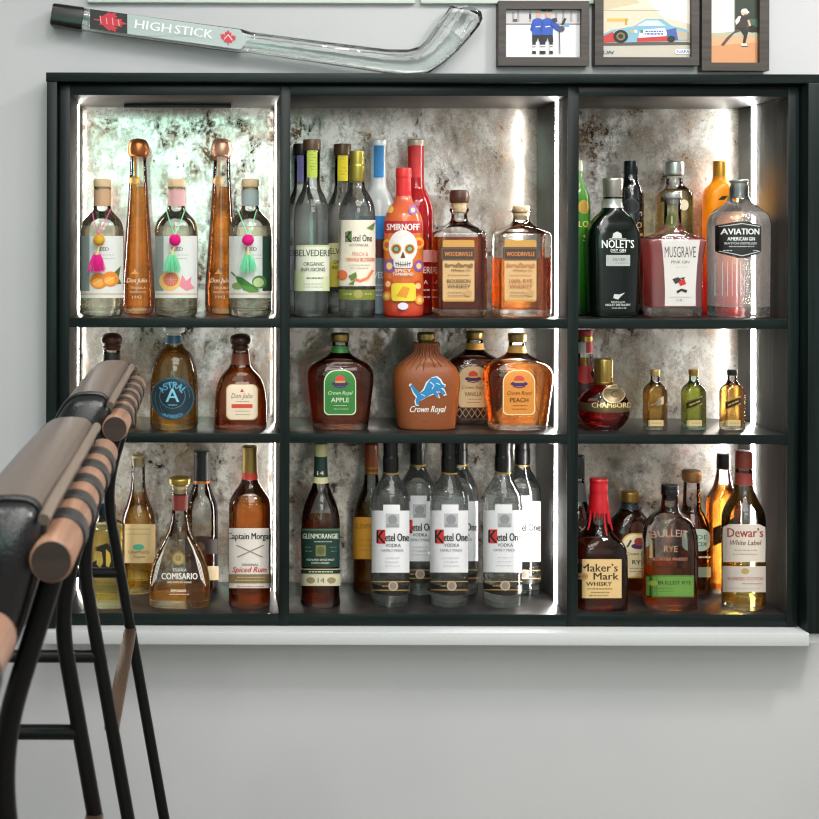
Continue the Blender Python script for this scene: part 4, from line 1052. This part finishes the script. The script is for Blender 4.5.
b.turned('cork', [(466, 5.6), (457, 6.4), (456, 7.2), (454.5, 7)], CORK)
L = b.decal(); L.rect(121, 524, 155, 563, '#d8bd88', 1); L.scrib(126, 150, [529, 534], '#8f7747', .7); L.ell(138.5, 547, 5.5, 3, '#4fae8a'); L.text('CASAMIGOS', 138.5, 552, 20, 3, '#6b5a3a'); L.text('Tequila', 139, 557, 11, 3, '#6b5a3a', shear=.3); L.done('label', b.root)
b = Bottle('teardrop cut-glass tequila decanter with gold stopper and white lettering, nearly empty', 179.5, 3, FR - .01, [(None, 28, 2), (604, 30, 4), (588, 31, 8), (570, 29.5, 14), (545, 20, 16), (527, 9.5, 10), (510, 7.4, 6), (490, 8, 3), (486, 9)], n=3, dr=.62, nb=(560, 530), fill=587, liq=(.90, .60, .24), base=8)
b.turned('stopper', [(493, 6.8), (485, 7)], CORK); b.turned('stopper_cap', [(485, 7), (483.5, 10.5, 1), (478, 11, 1.5), (476.5, 8), (475.5, 3)], M('#b29a4e', .3, .85))
b.band('neck_label', 494, 509, M('#7a2f26', .45))
c = 178.5; L = b.decal(.001); L.ell(c, 558, 6.5, 6.8, '#b79a5a', rough=.35, metal=.6); L.ell(c, 558, 5, 5.2, '#d8c08a', rough=.35, metal=.6); L.text('@', c, 558, 6, 6, '#8a6f3c'); L.done('medallion', b.root)
L = b.decal(.001); L.text('TEQUILA', c + 1, 570, 14, 3.4, '#eeeae2'); L.text('COMISARIO', c + 1, 576, 36, 6.4, '#f4f1ea', .02); L.text('100% PURO DE AGAVE', c + 1, 582, 24, 2, '#eeeae2'); L.text('REPOSADO', c, 590.5, 15, 2.6, '#f4f1ea', .02); L.scrib(c - 10, c + 11, [594], '#e2ddd2', .6); L.done('lettering', b.root)
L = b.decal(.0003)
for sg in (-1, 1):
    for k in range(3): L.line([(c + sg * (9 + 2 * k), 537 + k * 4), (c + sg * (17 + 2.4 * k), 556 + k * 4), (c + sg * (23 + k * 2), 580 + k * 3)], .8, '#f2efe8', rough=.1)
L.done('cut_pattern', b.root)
b = Bottle('slim dark bottle with black capsule behind the teardrop decanter', 201.5, 3, BK, [(None, 15.5, 2), (588, 16.5, 4), (505, 16.5, 12), (492, 11, 8), (482, 7.4, 6), (456, 7)], fill=540, liq=(.52, .17, .04), base=5)
b.turned('capsule', [(480, 7.8), (455, 7.6), (454, 8.2), (450.5, 8)], M('#23262a', .35)); b.band('copper_ring', 480, 482.5, COPPER, .001)
L = b.decal(.001); L.text('Zacapa', 199, 527, 25, 7, '#7d6231', shear=.2); L.rect(187, 539, 217, 554, '#2a1a16'); L.ell(199, 547, 6, 5, '#6a4a2a'); L.rect(203, 566, 218, 580, '#d9c6a0', 1); L.done('label', b.root)
b = Bottle('tall spiced rum bottle with white label, red script and gold cap', 249.5, 3, FR - .008, [(None, 19.5, 2), (607, 20.8, 4), (502, 20.8, 8), (494, 17, 9), (483, 8.6, 8), (474, 7.2, 3), (450, 7)], fill=500, liq=(.74, .30, .06), base=5)
b.turned('cap', [(473, 7.6), (449, 7.2), (448, 7.8), (446, 7.4)], M('#a88d50', .35, .7)); b.band('neck_ring', 472, 478.5, M('#b7352a', .4), .001)
c = 250; L = b.decal(.001); L.rect(c - 20.4, 528, c + 20.4, 588, '#e7e0d8'); L.text('Captain', c - 11.5, 537, 21, 8.5, '#2b2525', .02); L.text('Morgan', c + 11, 537, 19, 8.5, '#2b2525', .02)
L.line([(c - 13, 545), (c + 12, 557)], 1, '#8f7a5f'); L.line([(c + 13, 545), (c - 12, 557)], 1, '#8f7a5f')
L.text('ORIGINAL', c, 564.5, 16, 2.4, '#4c4240'); L.text('Spiced Rum', c - .5, 570, 32, 7, '#c8332f', .015, shear=.3); L.rect(c - 20.4, 574, c + 20.4, 583, '#8a7650'); L.scrib(c - 14, c + 14, [577, 580], '#c9b88c', .9); L.scrib(c - 14, c + 14, [586], '#c8675c', .8); L.done('label', b.root)

# ---------------------------------------------------------------- bottom row, middle cubby
b = Bottle('slender single malt bottle with dark green label and green neck, leftmost in the cubby', 320.5, 3, FR - .002, [(None, 19, 2), (604, 20, 3), (592, 18.5, 8), (560, 18.6, 20), (520, 19.6, 12), (503, 16, 14), (486, 8, 10), (470, 6.4, 6), (446, 6)], fill=517, liq=(.62, .20, .05), base=5)
b.turned('cap', [(456, 6.8), (444, 6.6), (443, 6)], M('#d6cf9c', .4)); b.band('neck_label', 456, 477, M('#1f3d33', .4)); b.band('neck_ring', 476, 482, M('#cfc99a', .4), .001)
c = 320.5; L = b.decal(.001); L.text('14', c, 473, 6, 4, '#e7e2b8', .02); L.done('neck_lettering', b.root); L = b.decal(.001); L.rect(c - 18.8, 528, c + 18.6, 567, '#163a31'); L.rect(c - 18.8, 529.5, c + 18.6, 530.1, '#8f9a6c', ny=1); L.text('GLENMORANGIE', c, 536, 34, 5, '#e7ead8', .012); L.scrib(c - 6, c + 12, [541.5], '#a8b59a', 1)
L.rect(c - 4.5, 545, c + 5, 556, '#7d7a49', ny=1); L.ell(c + .2, 550.5, 3.4, 4, '#57633f'); L.scrib(c - 15, c - 8, [547, 551], '#6f8a74', .8); L.scrib(c + 8, c + 15, [547, 551], '#6f8a74', .8); L.text('HIGHLAND SINGLE MALT', c, 559.5, 26, 2, '#d9dfc9', .015); L.text('SCOTCH WHISKY', c, 562.8, 17, 2, '#d9dfc9', .015)
L.rect(c - 18.6, 568.5, c + 18.6, 574.5, '#cfc9a2', ny=1); L.rect(c - 18.6, 569.4, c + 18.6, 573.4, '#20352d', ny=1); L.scrib(c - 11, c + 12, [571.4], '#cfd4b8', 1.2); L.rect(c - 18.7, 574.5, c + 18.7, 585.5, '#d8d2b4'); L.ell(c - 9, 580, 4, 3.2, '#9a8a66'); L.ell(c + 10, 580, 4, 3.2, '#9a8a66'); L.text('14', c + .5, 580, 6, 5, '#7d7355', .015); L.done('label', b.root)
b = Bottle('slender single malt bottle with gold label and orange neck, behind the white-labelled vodkas', 371, 3, BK, [(None, 17, 2), (590, 18, 3), (520, 17.8, 14), (503, 15, 14), (486, 8, 10), (474, 6.6, 6), (448, 6.2)], fill=505, liq=(.78, .48, .08), base=5)
b.turned('capsule', [(474, 6.9), (444, 6.6), (443, 6)], M('#9c4a22', .4)); b.band('gold_ring', 466, 468, GOLD, .001); b.band('gold_ring', 471, 473, GOLD, .001)
L = b.decal(.001); c = 367; L.rect(c - 14, 517, c + 21, 559, '#c98f2c'); L.text('GLENMORANGIE', c + 5, 526, 34, 5, '#7d5315', .012); L.scrib(c - 8, c + 14, [540, 545, 550], '#a8741f', .9); L.done('label', b.root)
g = 'clear vodka bottles with white labels and black caps'
ketel(390.5, 3, FR, 'white-labelled clear vodka bottle, left one of the three in the front row', g)
ketel(449, 3, FR, 'white-labelled clear vodka bottle, middle one of the three in the front row', g)
ketel(502.5, 3, FR, 'white-labelled clear vodka bottle, right one of the three in the front row', g)
ketel(417.5, 3, BK, 'white-labelled clear vodka bottle, left one of the three in the back row', g)
ketel(459.5, 3, BK, 'white-labelled clear vodka bottle, middle back row, mostly hidden by the one before it', g)
ketel(521.8, 3, BK - .004, 'white-labelled clear vodka bottle, right back row, closest to the light strip', g)

# ---------------------------------------------------------------- bottom row, right cubby
b = Bottle('dark red whiskey bottle with black capsule, squeezed against the divider in the corner', 577.5, 3, BK, [(None, 13, 2), (588, 14, 3), (515, 14, 12), (500, 8, 8), (480, 6.4, 4), (458, 6.2)], fill=508, liq=(.50, .12, .05), base=5)
b.turned('capsule', [(478, 6.8), (455, 6.6, 1)], M('#2b2c2e', .35)); b.band('neck_label', 482, 500, M('#6f7172', .5))
L = b.decal(.001); L.rect(566, 520, 591, 560, '#3c1a1a'); L.text('X', 582, 530, 7, 7, '#c2b8b0'); L.done('label', b.root)
b = Bottle('squarish bourbon bottle with dripping red wax neck and cream label', 598.5, 3, FR - .008, [(None, 24, 2), (607, 25.2, 3.5), (548, 24.6, 10), (540, 22, 8), (530, 12.5, 8), (518, 9.6, 6), (494, 8.4, 4), (482, 8)], n=4.5, dr=.9, nb=(545, 528), fill=543, liq=(.62, .20, .05), base=5)
b.turned('wax_cap', [(512, 10.3, 1), (500, 9.3, 2), (492, 8.6, 1), (490.5, 9, 1), (482, 8.4, 1), (480.5, 9, .5), (478, 8.6, 1.2)], M('#c11722', .3, coat=.4))
mb = MB(); rnd = random.Random(3)
for k in range(13):
    a = 2 * PI * k / 13 + .1; l = rnd.uniform(3, 22); p = []
    for j in range(5):
        zz = b.z(510 + l * j / 4); r = b.rad(zz) + .0008; p.append((math.cos(a) * r, math.sin(a) * r, zz))
    mb.tube(p, [.0026, .0024, .0021, .0021, .0012], 8)
mb.build('wax_drips', M('#c11722', .3, coat=.4), b.root, 80)
c = 598; L = b.decal(.001); L.rect(c - 24.4, 559, c + 23.6, 598, '#dfbd83', .5); L.text('Maker\u2019s', c + 1.5, 567.5, 36, 8, '#2c2018', .02); L.text('Mark', c + 8, 576, 25, 7, '#2c2018', .02); L.ell(c - 14, 576, 4.6, 3.6, '#b89562'); L.text('S IV', c - 14, 576, 6, 3, '#6d5434'); L.text('WHISKY', c + 1, 583.5, 25, 4, '#3c2c20', .015); L.scrib(c - 12, c + 14, [588.5], '#6d5434', .8); L.scrib(c - 9, c + 11, [592, 595], '#8a7048', .8); L.done('label', b.root)
b = Bottle('rounded dark rye whisky bottle with cream shield label and gold cap, behind red wax bottle', 629.5, 3, BK, [(None, 21, 2), (590, 22.5, 4), (545, 23.5, 10), (525, 22, 12), (514, 14, 9), (507, 8, 5), (496, 7)], n=3, dr=.75, nb=(524, 508), fill=514, liq=(.55, .17, .05), base=5)
b.turned('cap', [(502, 7), (501, 8.4), (492, 8.8), (490.5, 7.8)], M('#b38f4c', .35, .8)); b.band('neck_label', 502, 508, M('#1d2430', .4))
c = 638; L = b.decal(.001); L.arch(c - 16.5, 533, c + 16, 578, '#caa44f', .7, .4); L.arch(c - 15.3, 534.5, c + 14.8, 576.5, '#e3d3ab', .7, .4); L.ell(c + 1, 546, 8, 3, '#4a2a63'); L.ell(c + 1, 541.5, 5, 4, '#a8352f'); L.line([(c - 11, 547), (c - 7, 540)], 2, '#2e3a4a'); L.text('Crown Royal', c, 554, 24, 4.6, '#4c3b28', 0, shear=.3); L.text('RYE', c, 562, 12, 4.2, '#33271b', .02); L.scrib(c - 9, c + 10, [568, 571], '#8a7650', .7); L.done('label', b.root)
b = Bottle('round-shouldered clear rye bottle with green label and black cork, a third full', 669.5, 3, FR - .01, [(None, 24.5, 2), (607, 25.8, 4), (532, 26, 20), (515, 18, 12), (511, 9, 5), (496, 7.2, 2), (494, 8.6, 1), (488, 8)], n=2.7, dr=.8, nb=(525, 512), fill=563, liq=(.84, .38, .10), base=5)
b.turned('cap', [(500, 6), (494, 6), (493, 8), (484.5, 8.2, 1)], BLACKP)
L = b.decal(.0004); c = 671; L.text('BULLEIT', c, 533 + 90, 34, 7, '#b98f7c', .0, arc=90, rough=.1); L.text('RYE', c, 549, 13, 6, '#b98f7c', 0, rough=.1); L.text('FRONTIER WHISKEY', c, 559, 34, 3, '#b98f7c', 0, rough=.1); L.done('embossing', b.root)
c = 671.5; L = b.decal(.001); L.rect(c - 23, 575, c + 23.5, 597, '#4c742c', .5); L.rect(c - 22, 576.5, c + 22.5, 595.5, '#64903c', .5); L.text('BULLEIT RYE', c + 4, 582.5, 32, 3.6, '#1f2d12', .015); L.scrib(c - 16, c + 2, [588, 591], '#4d6f2c', .8); L.ell(c - 16, 583, 3.5, 2.6, '#8f9a3e'); L.done('label', b.root)
b = Bottle('dark whiskey bottle with copper topped cork and pale oval label, behind green-labelled rye', 691.5, 3, BK - .002, [(None, 15.6, 2), (590, 17, 4), (525, 17, 14), (513, 12, 8), (508, 8.5, 5), (482, 7.6)], fill=513, liq=(.52, .16, .06), base=5)
b.turned('stopper', [(482, 7), (480, 9.4), (472, 9.6), (470, 8.4)], M('#b5804f', .4, .5))
L = b.decal(.001); L.arch(683, 529, 708, 551, '#a9b9a8', .6, .6); L.text('DE', 701, 537, 9, 4.4, '#33443c', .01); L.text('OX', 701, 544, 9, 4.4, '#33443c', .01); L.rect(690, 567, 709, 577, '#7d8a7a', 1); L.scrib(691, 708, [557], '#d9cbb8', 1.6); L.done('label', b.root)
b = Bottle('square amber scotch bottle with black cap and black slanted label, behind white-labelled scotch', 723.5, 3, BK - .003, [(None, 13.2, 2), (590, 14, 3), (500, 14, 6), (488, 10, 10), (472, 6.6, 6), (458, 6)], n=5, dr=.95, nb=(502, 486), fill=486, liq=(.86, .40, .08), base=5)
b.turned('cap', [(469, 7), (457, 6.8), (453.5, 6.4, 1)], M('#161616', .3)); b.band('neck_label', 462, 464, GOLD, .0012)
L = b.decal(.001); L.poly([(707, 528), (737, 516), (737, 536), (707, 546)], '#17120e'); L.text('W', 727, 528, 6, 5, '#b3924e', rot=-22); L.done('label', b.root)
b = Bottle('scotch bottle with white labels and brick-red neck, rightmost beside the light strip', 743.5, 3, FR - .012, [(None, 19, 2), (607, 20.2, 4), (512, 20.4, 12), (499, 13, 12), (486, 8.2, 8), (454, 7.6)], fill=558, liq=(.95, .75, .22), base=5)
b.turned('cap', [(468, 8.2), (453, 8), (450.5, 7.4)], M('#8a3b2c', .4)); b.band('neck_label', 472, 484, M('#8a3a32', .45), .0008)
c = 744; L = b.decal(.001); L.rows([(524, c - 13, c + 13), (522 + 5, c - 18.5, c + 18.5), (540, c - 18.8, c + 18.8), (562, c - 18.5, c + 18.5)], '#d9cdc0'); L.text('Dewar\u2019s', c + 1, 532.5, 31, 9, '#9a3f38', .02); L.text('White Label', c + 1, 542.5, 27, 5, '#7a4c3f', .01, shear=.2); L.scrib(c - 10, c + 11, [550, 554], '#a8907c', .7); L.rect(c - 18.6, 566, c + 18.6, 592, '#cfc3b8'); L.ell(c + 1, 571, 3.5, 3, '#b39a5c'); L.text('BLENDED SCOTCH', c + 1, 578.5, 30, 3.2, '#a85a4c', .01); L.scrib(c - 3, c + 15, [583.5], '#8d7a70', .8); L.scrib(c - 16, c + 14, [588], '#b5a79c', .6); L.done('label', b.root)
# ================================================================== things on the wall
# glass bottle in the shape of a hockey stick, lying on the cabinet top and leaning on the wall
yH = RY1 - .024
def HP(px, py): x, z = W(px, py, yH); return Vector((x, yH, z))
tz = thing('hockey_stick_bottle', 'clear glass hockey stick shaped bottle with black cap, lying above the cabinet', 'bottle', tuple(HP(425, 74.5)))
o3 = HP(425, 74.5)
def stick(name, path, mat, hd=.018, parent=tz, n=4, caps=True, grow=0):
    """path: (px, py, half height px)"""
    rings = []; s = F / (D + yH); N = 28
    pts = [HP(p[0], p[1]) - o3 for p in path]
    for i, p in enumerate(pts):
        t = (pts[min(i + 1, len(pts) - 1)] - pts[max(i - 1, 0)]).normalized()
        up = Vector((-t.z, 0, t.x)); hh = path[i][2] / s + grow
        h2 = (path[i][3] if len(path[i]) > 3 else hd) + grow
        rings.append([p + up * math.copysign(abs(math.sin(a)) ** (2 / n), math.sin(a)) * hh + Vector((0, 1, 0)) * math.copysign(abs(math.cos(a)) ** (2 / n), math.cos(a)) * h2 for a in [2 * PI * k / N for k in range(N)]])
    mb = MB(); mb.loft(rings, 0, caps)
    return mb.build(name, mat, parent, 45)
def sl(x): return 15.5 + (x - 53) * (66 - 15.5) / (420 - 53)
path = [(84, sl(84), 10.8), (120, sl(120), 11), (240, sl(240), 11.6), (250, sl(250), 10), (330, sl(330), 10.5), (385, sl(385), 11.5), (408, 62.5, 12.5), (424, 60, 14), (435, 52, 14.5), (446, 40, 16), (456.5, 27, 17), (464, 17, 17.5), (466.5, 12.5, 17), (467.5, 9.5, 13.5), (467.8, 8, 6)]
stick('glass_body', path, thin_glass((.97, .985, .98), (.62, .68, .66)))
stick('liquid', [(p[0], p[1] + .6, p[2] - 2.6, .0155) for p in path[3:10]] + [(452, 33, 13, .014)], liquid_mat((.97, .985, .975), 1.33))
stick('cap', [(52.5, sl(52.5) - .3, 10.6), (54, sl(54) - .3, 11.6), (82, sl(82), 11.8), (83.5, sl(83.5), 11)], M('#0b0c0d', .25), .0185)
def hs(px, py, lift):
    p = HP(px, py) - o3; return (p.x, -.0186 - lift, p.z)
L = Decal(hs, .0004, curved=False)
dy = (66 - 15.5) / (420 - 53)
def P2(x, o): return (x, sl(x) + o)
def quad(x0, x1, a, b, col, **kw): L.poly([P2(x0, a), P2(x1, a), P2(x1, b), P2(x0, b)], col, **kw)
quad(91, 240, -9.8, 9.8, '#a9b8b6', rough=.35); L.poly([P2(240, -9.8), P2(246, -2), P2(246, 2), P2(240, 9.8)], '#a9b8b6', rough=.35)
quad(91, 128, -9.8, 9.8, '#131a19')
half = [(1, 0), (.62, .2), (.72, .42), (.2, .36), (.45, .62), (.3, .7), (.35, 1), (.05, .85), (-.08, .95), (-.45, .45), (-.62, .5), (-.55, .06), (-.95, .06)]
leaf = half + [(x, -y) for x, y in reversed(half[1:])]
L.poly([P2(111 + 17 * x, 9.6 * y) for x, y in leaf], '#c5283a')
for k, x in enumerate((101, 107, 113, 119)): L.line([P2(x, -4 + k % 2), P2(x + 1, 3)], .8, '#e9a7ad')
for word, c0, w0 in (('HIGH', 153.5, 36), ('STICK', 194, 38)):
    L.text(word, c0, sl(c0) - 1.2, w0, 8.5, '#f1f6f4', .02, rot=math.degrees(math.atan(dy)))
L.scrib(140, 200, [sl(170) + 6], '#8fa3a0', .4)
L.poly([P2(228 + 8 * y, 8 * -x) for x, y in leaf], '#c9303f'); L.line([P2(224, 2), P2(228, -3), P2(232, 2)], 1, '#f2dfe0')
L.done('label', tz)

# framed photographs
FRAMEM = wood_mat('grey_brown_frame', (.035, .028, .024), (.075, .06, .052), .5, 'x', 1, .15)
def framed(label, x0, x1, i0, i1, ytop, ybot, it, ib, draw, name='framed_photo'):
    y1 = RY1 - .002; y0 = RY1 - .022
    a = W(x0, ybot, y0); b = W(x1, ytop, y0); c = W(i0, ib, y0); d = W(i1, it, y0)
    cx = (a[0] + b[0]) / 2; cz = a[1]
    t = thing(name, label, 'picture', (cx, y1, cz), 'framed sports photos above the cabinet')
    mb = MB()
    def bar(p, q):      # mitred rails from outer edge p0-p1 to inner q0-q1
        mb.add([(p[0][0], y0 - y1, p[0][1]), (p[1][0], y0 - y1, p[1][1]), (q[1][0], y0 - y1, q[1][1]), (q[0][0], y0 - y1, q[0][1]),
                (p[0][0], 0, p[0][1]), (p[1][0], 0, p[1][1]), (q[1][0], 0, q[1][1]), (q[0][0], 0, q[0][1])],
               [(0, 1, 2, 3), (4, 5, 1, 0), (3, 2, 6, 7), (7, 6, 5, 4), (0, 3, 7, 4), (1, 5, 6, 2)])
    O = [(a[0] - cx, 0), (b[0] - cx, 0), (b[0] - cx, b[1] - cz), (a[0] - cx, b[1] - cz)]
    I = [(c[0] - cx, c[1] - cz), (d[0] - cx, c[1] - cz), (d[0] - cx, d[1] - cz), (c[0] - cx, d[1] - cz)]
    for k in range(4): bar((O[k], O[(k + 1) % 4]), (I[k], I[(k + 1) % 4]))
    mb.build('frame', FRAMEM, t, 30)
    yp = RY1 - .012
    def sf(px, py, lift):
        x, z = W(px, py, yp); return (x - cx, yp - y1 - lift, z - cz)
    L = Decal(sf, .0002, .00006, curved=False); draw(L); L.done('photograph', t)
def hockey(L):
    L.rect(505, -4, 583, 58, '#e2e3e6', nx=2, ny=1); L.rect(505, -4, 583, 24, '#c9c6c8', nx=2, ny=1); L.rect(505, 23.5, 583, 25, '#8c7f84', nx=2, ny=1)
    for x, h in ((512, 5), (517, 8), (529, 6), (555, 4), (562, 9), (570, 6), (577, 7)): L.rect(x, 17 - h, x + 2.2, 22, '#a29ca2', nx=1, ny=1)
    L.rect(513, 19, 517, 22, '#55525a', nx=1, ny=1); L.rect(529, 14, 531, 19, '#3d3b40', nx=1, ny=1); L.rect(564, 24, 569, 27, '#6f9fd0', nx=1, ny=1)
    for c, dx in ((537.5, 0), (547, 1)):
        L.poly([(c - 5, 20), (c - 2, 18.5), (c + 3, 18.5), (c + 6, 21), (c + 5.5, 35), (c - 5.5, 35)], '#2c56b8'); L.poly([(c - 5, 20), (c - 7.5, 30), (c - 5.5, 32), (c - 3, 25)], '#2449a3')
        L.ell(c + .8, 15, 2.5, 3.3, '#d8a890', n=6); L.line([(c - 2, 27), (c + 3, 26.5)], 1, '#d8deea')
        L.poly([(c - 5.5, 35), (c + 5.5, 35), (c + 6, 42), (c + 1.4, 42), (c + .4, 38), (c - 1, 42), (c - 5.5, 42)], '#23232b')
        for sx in (-3.6, 3.8):
            L.rect(c + sx - 1.7, 42, c + sx + 1.7, 45, '#23232b', nx=1, ny=1); L.rect(c + sx - 1.5, 45, c + sx + 1.5, 51, '#ececec', nx=1, ny=1); L.rect(c + sx - 1.5, 46.5, c + sx + 1.5, 47.5, '#35363f', nx=1, ny=1); L.poly([(c + sx - 1.8, 51), (c + sx + 1.6, 51), (c + sx + 2, 54), (c + sx - 2, 54)], '#1d1d22')
    L.rect(541, 8.5, 546, 11.5, '#26262b', nx=1, ny=1); L.rect(547, 8.5, 552, 11.5, '#26262b', nx=1, ny=1)
    L.poly([(551, 20), (558, 25), (562, 28), (560, 32), (556, 30), (550, 25)], '#2449a3'); L.ell(561.5, 29, 2.8, 3, '#4b4c57', n=6); L.line([(559, 31), (559.5, 54)], .9, '#4a4a50'); L.poly([(561, 24), (564, 18), (566, 19), (563.5, 25)], '#2b2b30'); L.poly([(551, 19), (556, 18), (557, 22), (553, 23)], '#33343c')
def race(L):
    L.rect(602, -40, 694, 58, '#d9cdb8', nx=2, ny=1); L.poly([(602, -40), (694, -40), (694, 10), (640, 8), (602, 12)], '#e3d6c0'); L.poly([(640, -40), (694, -40), (694, 25), (664, 18), (648, 2)], '#f3ece0'); L.poly([(602, -2), (630, -6), (640, 3), (602, 11)], '#cfc0a2')
    L.rect(602, 44, 694, 58, '#c3bcae', nx=2, ny=1); L.rect(602, 10, 660, 11, '#b9ac92', nx=1, ny=1); L.rect(607, 18.5, 628, 21.5, '#d8b54c', nx=1, ny=1); L.rect(625, 18.5, 627, 25, '#b89a44', nx=1, ny=1)
    L.poly([(603, 42), (688, 42), (692, 45), (603, 46)], '#5c5650')
    L.poly([(603, 34), (612, 30), (624, 28), (634, 26), (646, 19), (662, 19), (672, 26), (685, 29), (690, 34), (688, 41), (603, 43)], '#7fb0c6'); L.poly([(603, 36), (612, 32), (618, 36), (618, 42), (603, 43)], '#c23a36')
    L.poly([(640, 30), (664, 28), (668, 34), (662, 38), (638, 38)], '#e8e8ee'); L.poly([(637, 38), (668, 36), (668, 41), (637, 42)], '#c23a36'); L.scrib(644, 663, [31.5, 34], '#3a57b0', 1.5); L.poly([(636, 26), (646, 20.5), (658, 20.5), (666, 26)], '#c9d3d6')
    L.poly([(666, 30), (676, 28), (678, 40), (668, 41)], '#4763a8'); L.poly([(676, 30), (692, 34), (692, 40), (678, 40)], '#b9ad9a')
    for x, k in ((630, '#d8b640'), (634, '#e0e0e0'), (616, '#e8c94a'), (640, '#3a8f6a')): L.rect(x, 30, x + 3, 33, k, nx=1, ny=1)
    L.ell(620.5, 36.5, 7.3, 6.5, '#1c1a1a'); L.ell(620.5, 36.5, 4.4, 4, '#7d6f4a'); L.ell(620.5, 36.5, 2.6, 2.3, '#2a2724'); L.ell(671, 39, 4, 3.2, '#28262a')
    L.text('LIN', 608, 52.5, 10, 3.4, '#2f5b94', .03, shear=.3); L.rect(675, 49.5, 692, 54, '#e9ecf1', 1.5, ny=1); L.text('NAPA', 683, 51.8, 12, 2.8, '#2c4d94', .02)
def softball(L):
    L.rect(710, -40, 761, 64, '#d6a980', nx=2, ny=1); L.rect(710, -40, 761, 33, '#2f3a2e', nx=2, ny=1); L.rect(710, -40, 735, 33, '#ece2d6', nx=2, ny=1); L.rect(734, -40, 735, 32, '#8a9a8c', nx=1, ny=1); L.rect(735, 19, 761, 27, '#4a6350', nx=2, ny=1); L.poly([(711, 34), (736, 31), (761, 33), (761, 37), (711, 37)], '#b8b49c')
    L.poly([(711, 46), (761, 42), (761, 64), (711, 64)], '#cf9468')
    L.ell(744.5, 12.5, 3.6, 3.8, '#d9b79c', n=7); L.poly([(740.5, 12), (742, 9), (746, 8.6), (748.5, 11.5), (749.5, 13), (745, 12.5)], '#e6e6e4'); L.rect(744, 14.5, 748, 16, '#3b3b3d', nx=1, ny=1)
    L.poly([(736, 23), (738, 17), (742, 15), (747, 17), (749, 21), (746, 28), (740, 30), (735.5, 28)], '#3c332e'); L.poly([(735, 21), (738, 16.5), (741, 16), (739, 22), (736, 25)], '#e4ded6'); L.line([(748, 20), (750, 26)], 2, '#d9b79c'); L.ell(752, 29, 3.2, 3.8, '#25211f', n=7)
    L.poly([(737, 28), (745, 27.5), (748, 32), (746.5, 38), (745, 44), (742.5, 44), (743.5, 36), (741, 32)], '#2a2625'); L.poly([(737, 29), (741, 31), (734, 33.5), (730, 38), (723.5, 46), (720.5, 45), (727, 37)], '#5a4c46'); L.poly([(741, 43.5), (746, 43.5), (748, 46.5), (741, 46.5)], '#e4e4e2'); L.line([(741, 46.3), (748, 46.3)], .8, '#30302f')
framed('dark framed photo of two hockey players in blue jerseys', 498.5, 589.5, 506, 581.5, 1, 65.5, 9, 57, hockey)
framed('largest framed photo, showing a colourful race car on a track', 595, 699.5, 603.5, 692, -48, 65, -40, 57, race)
framed('tall framed photo of a softball player crouching on brown dirt', 702, 769.5, 711.5, 760, -46, 70.5, -38, 62.5, softball)
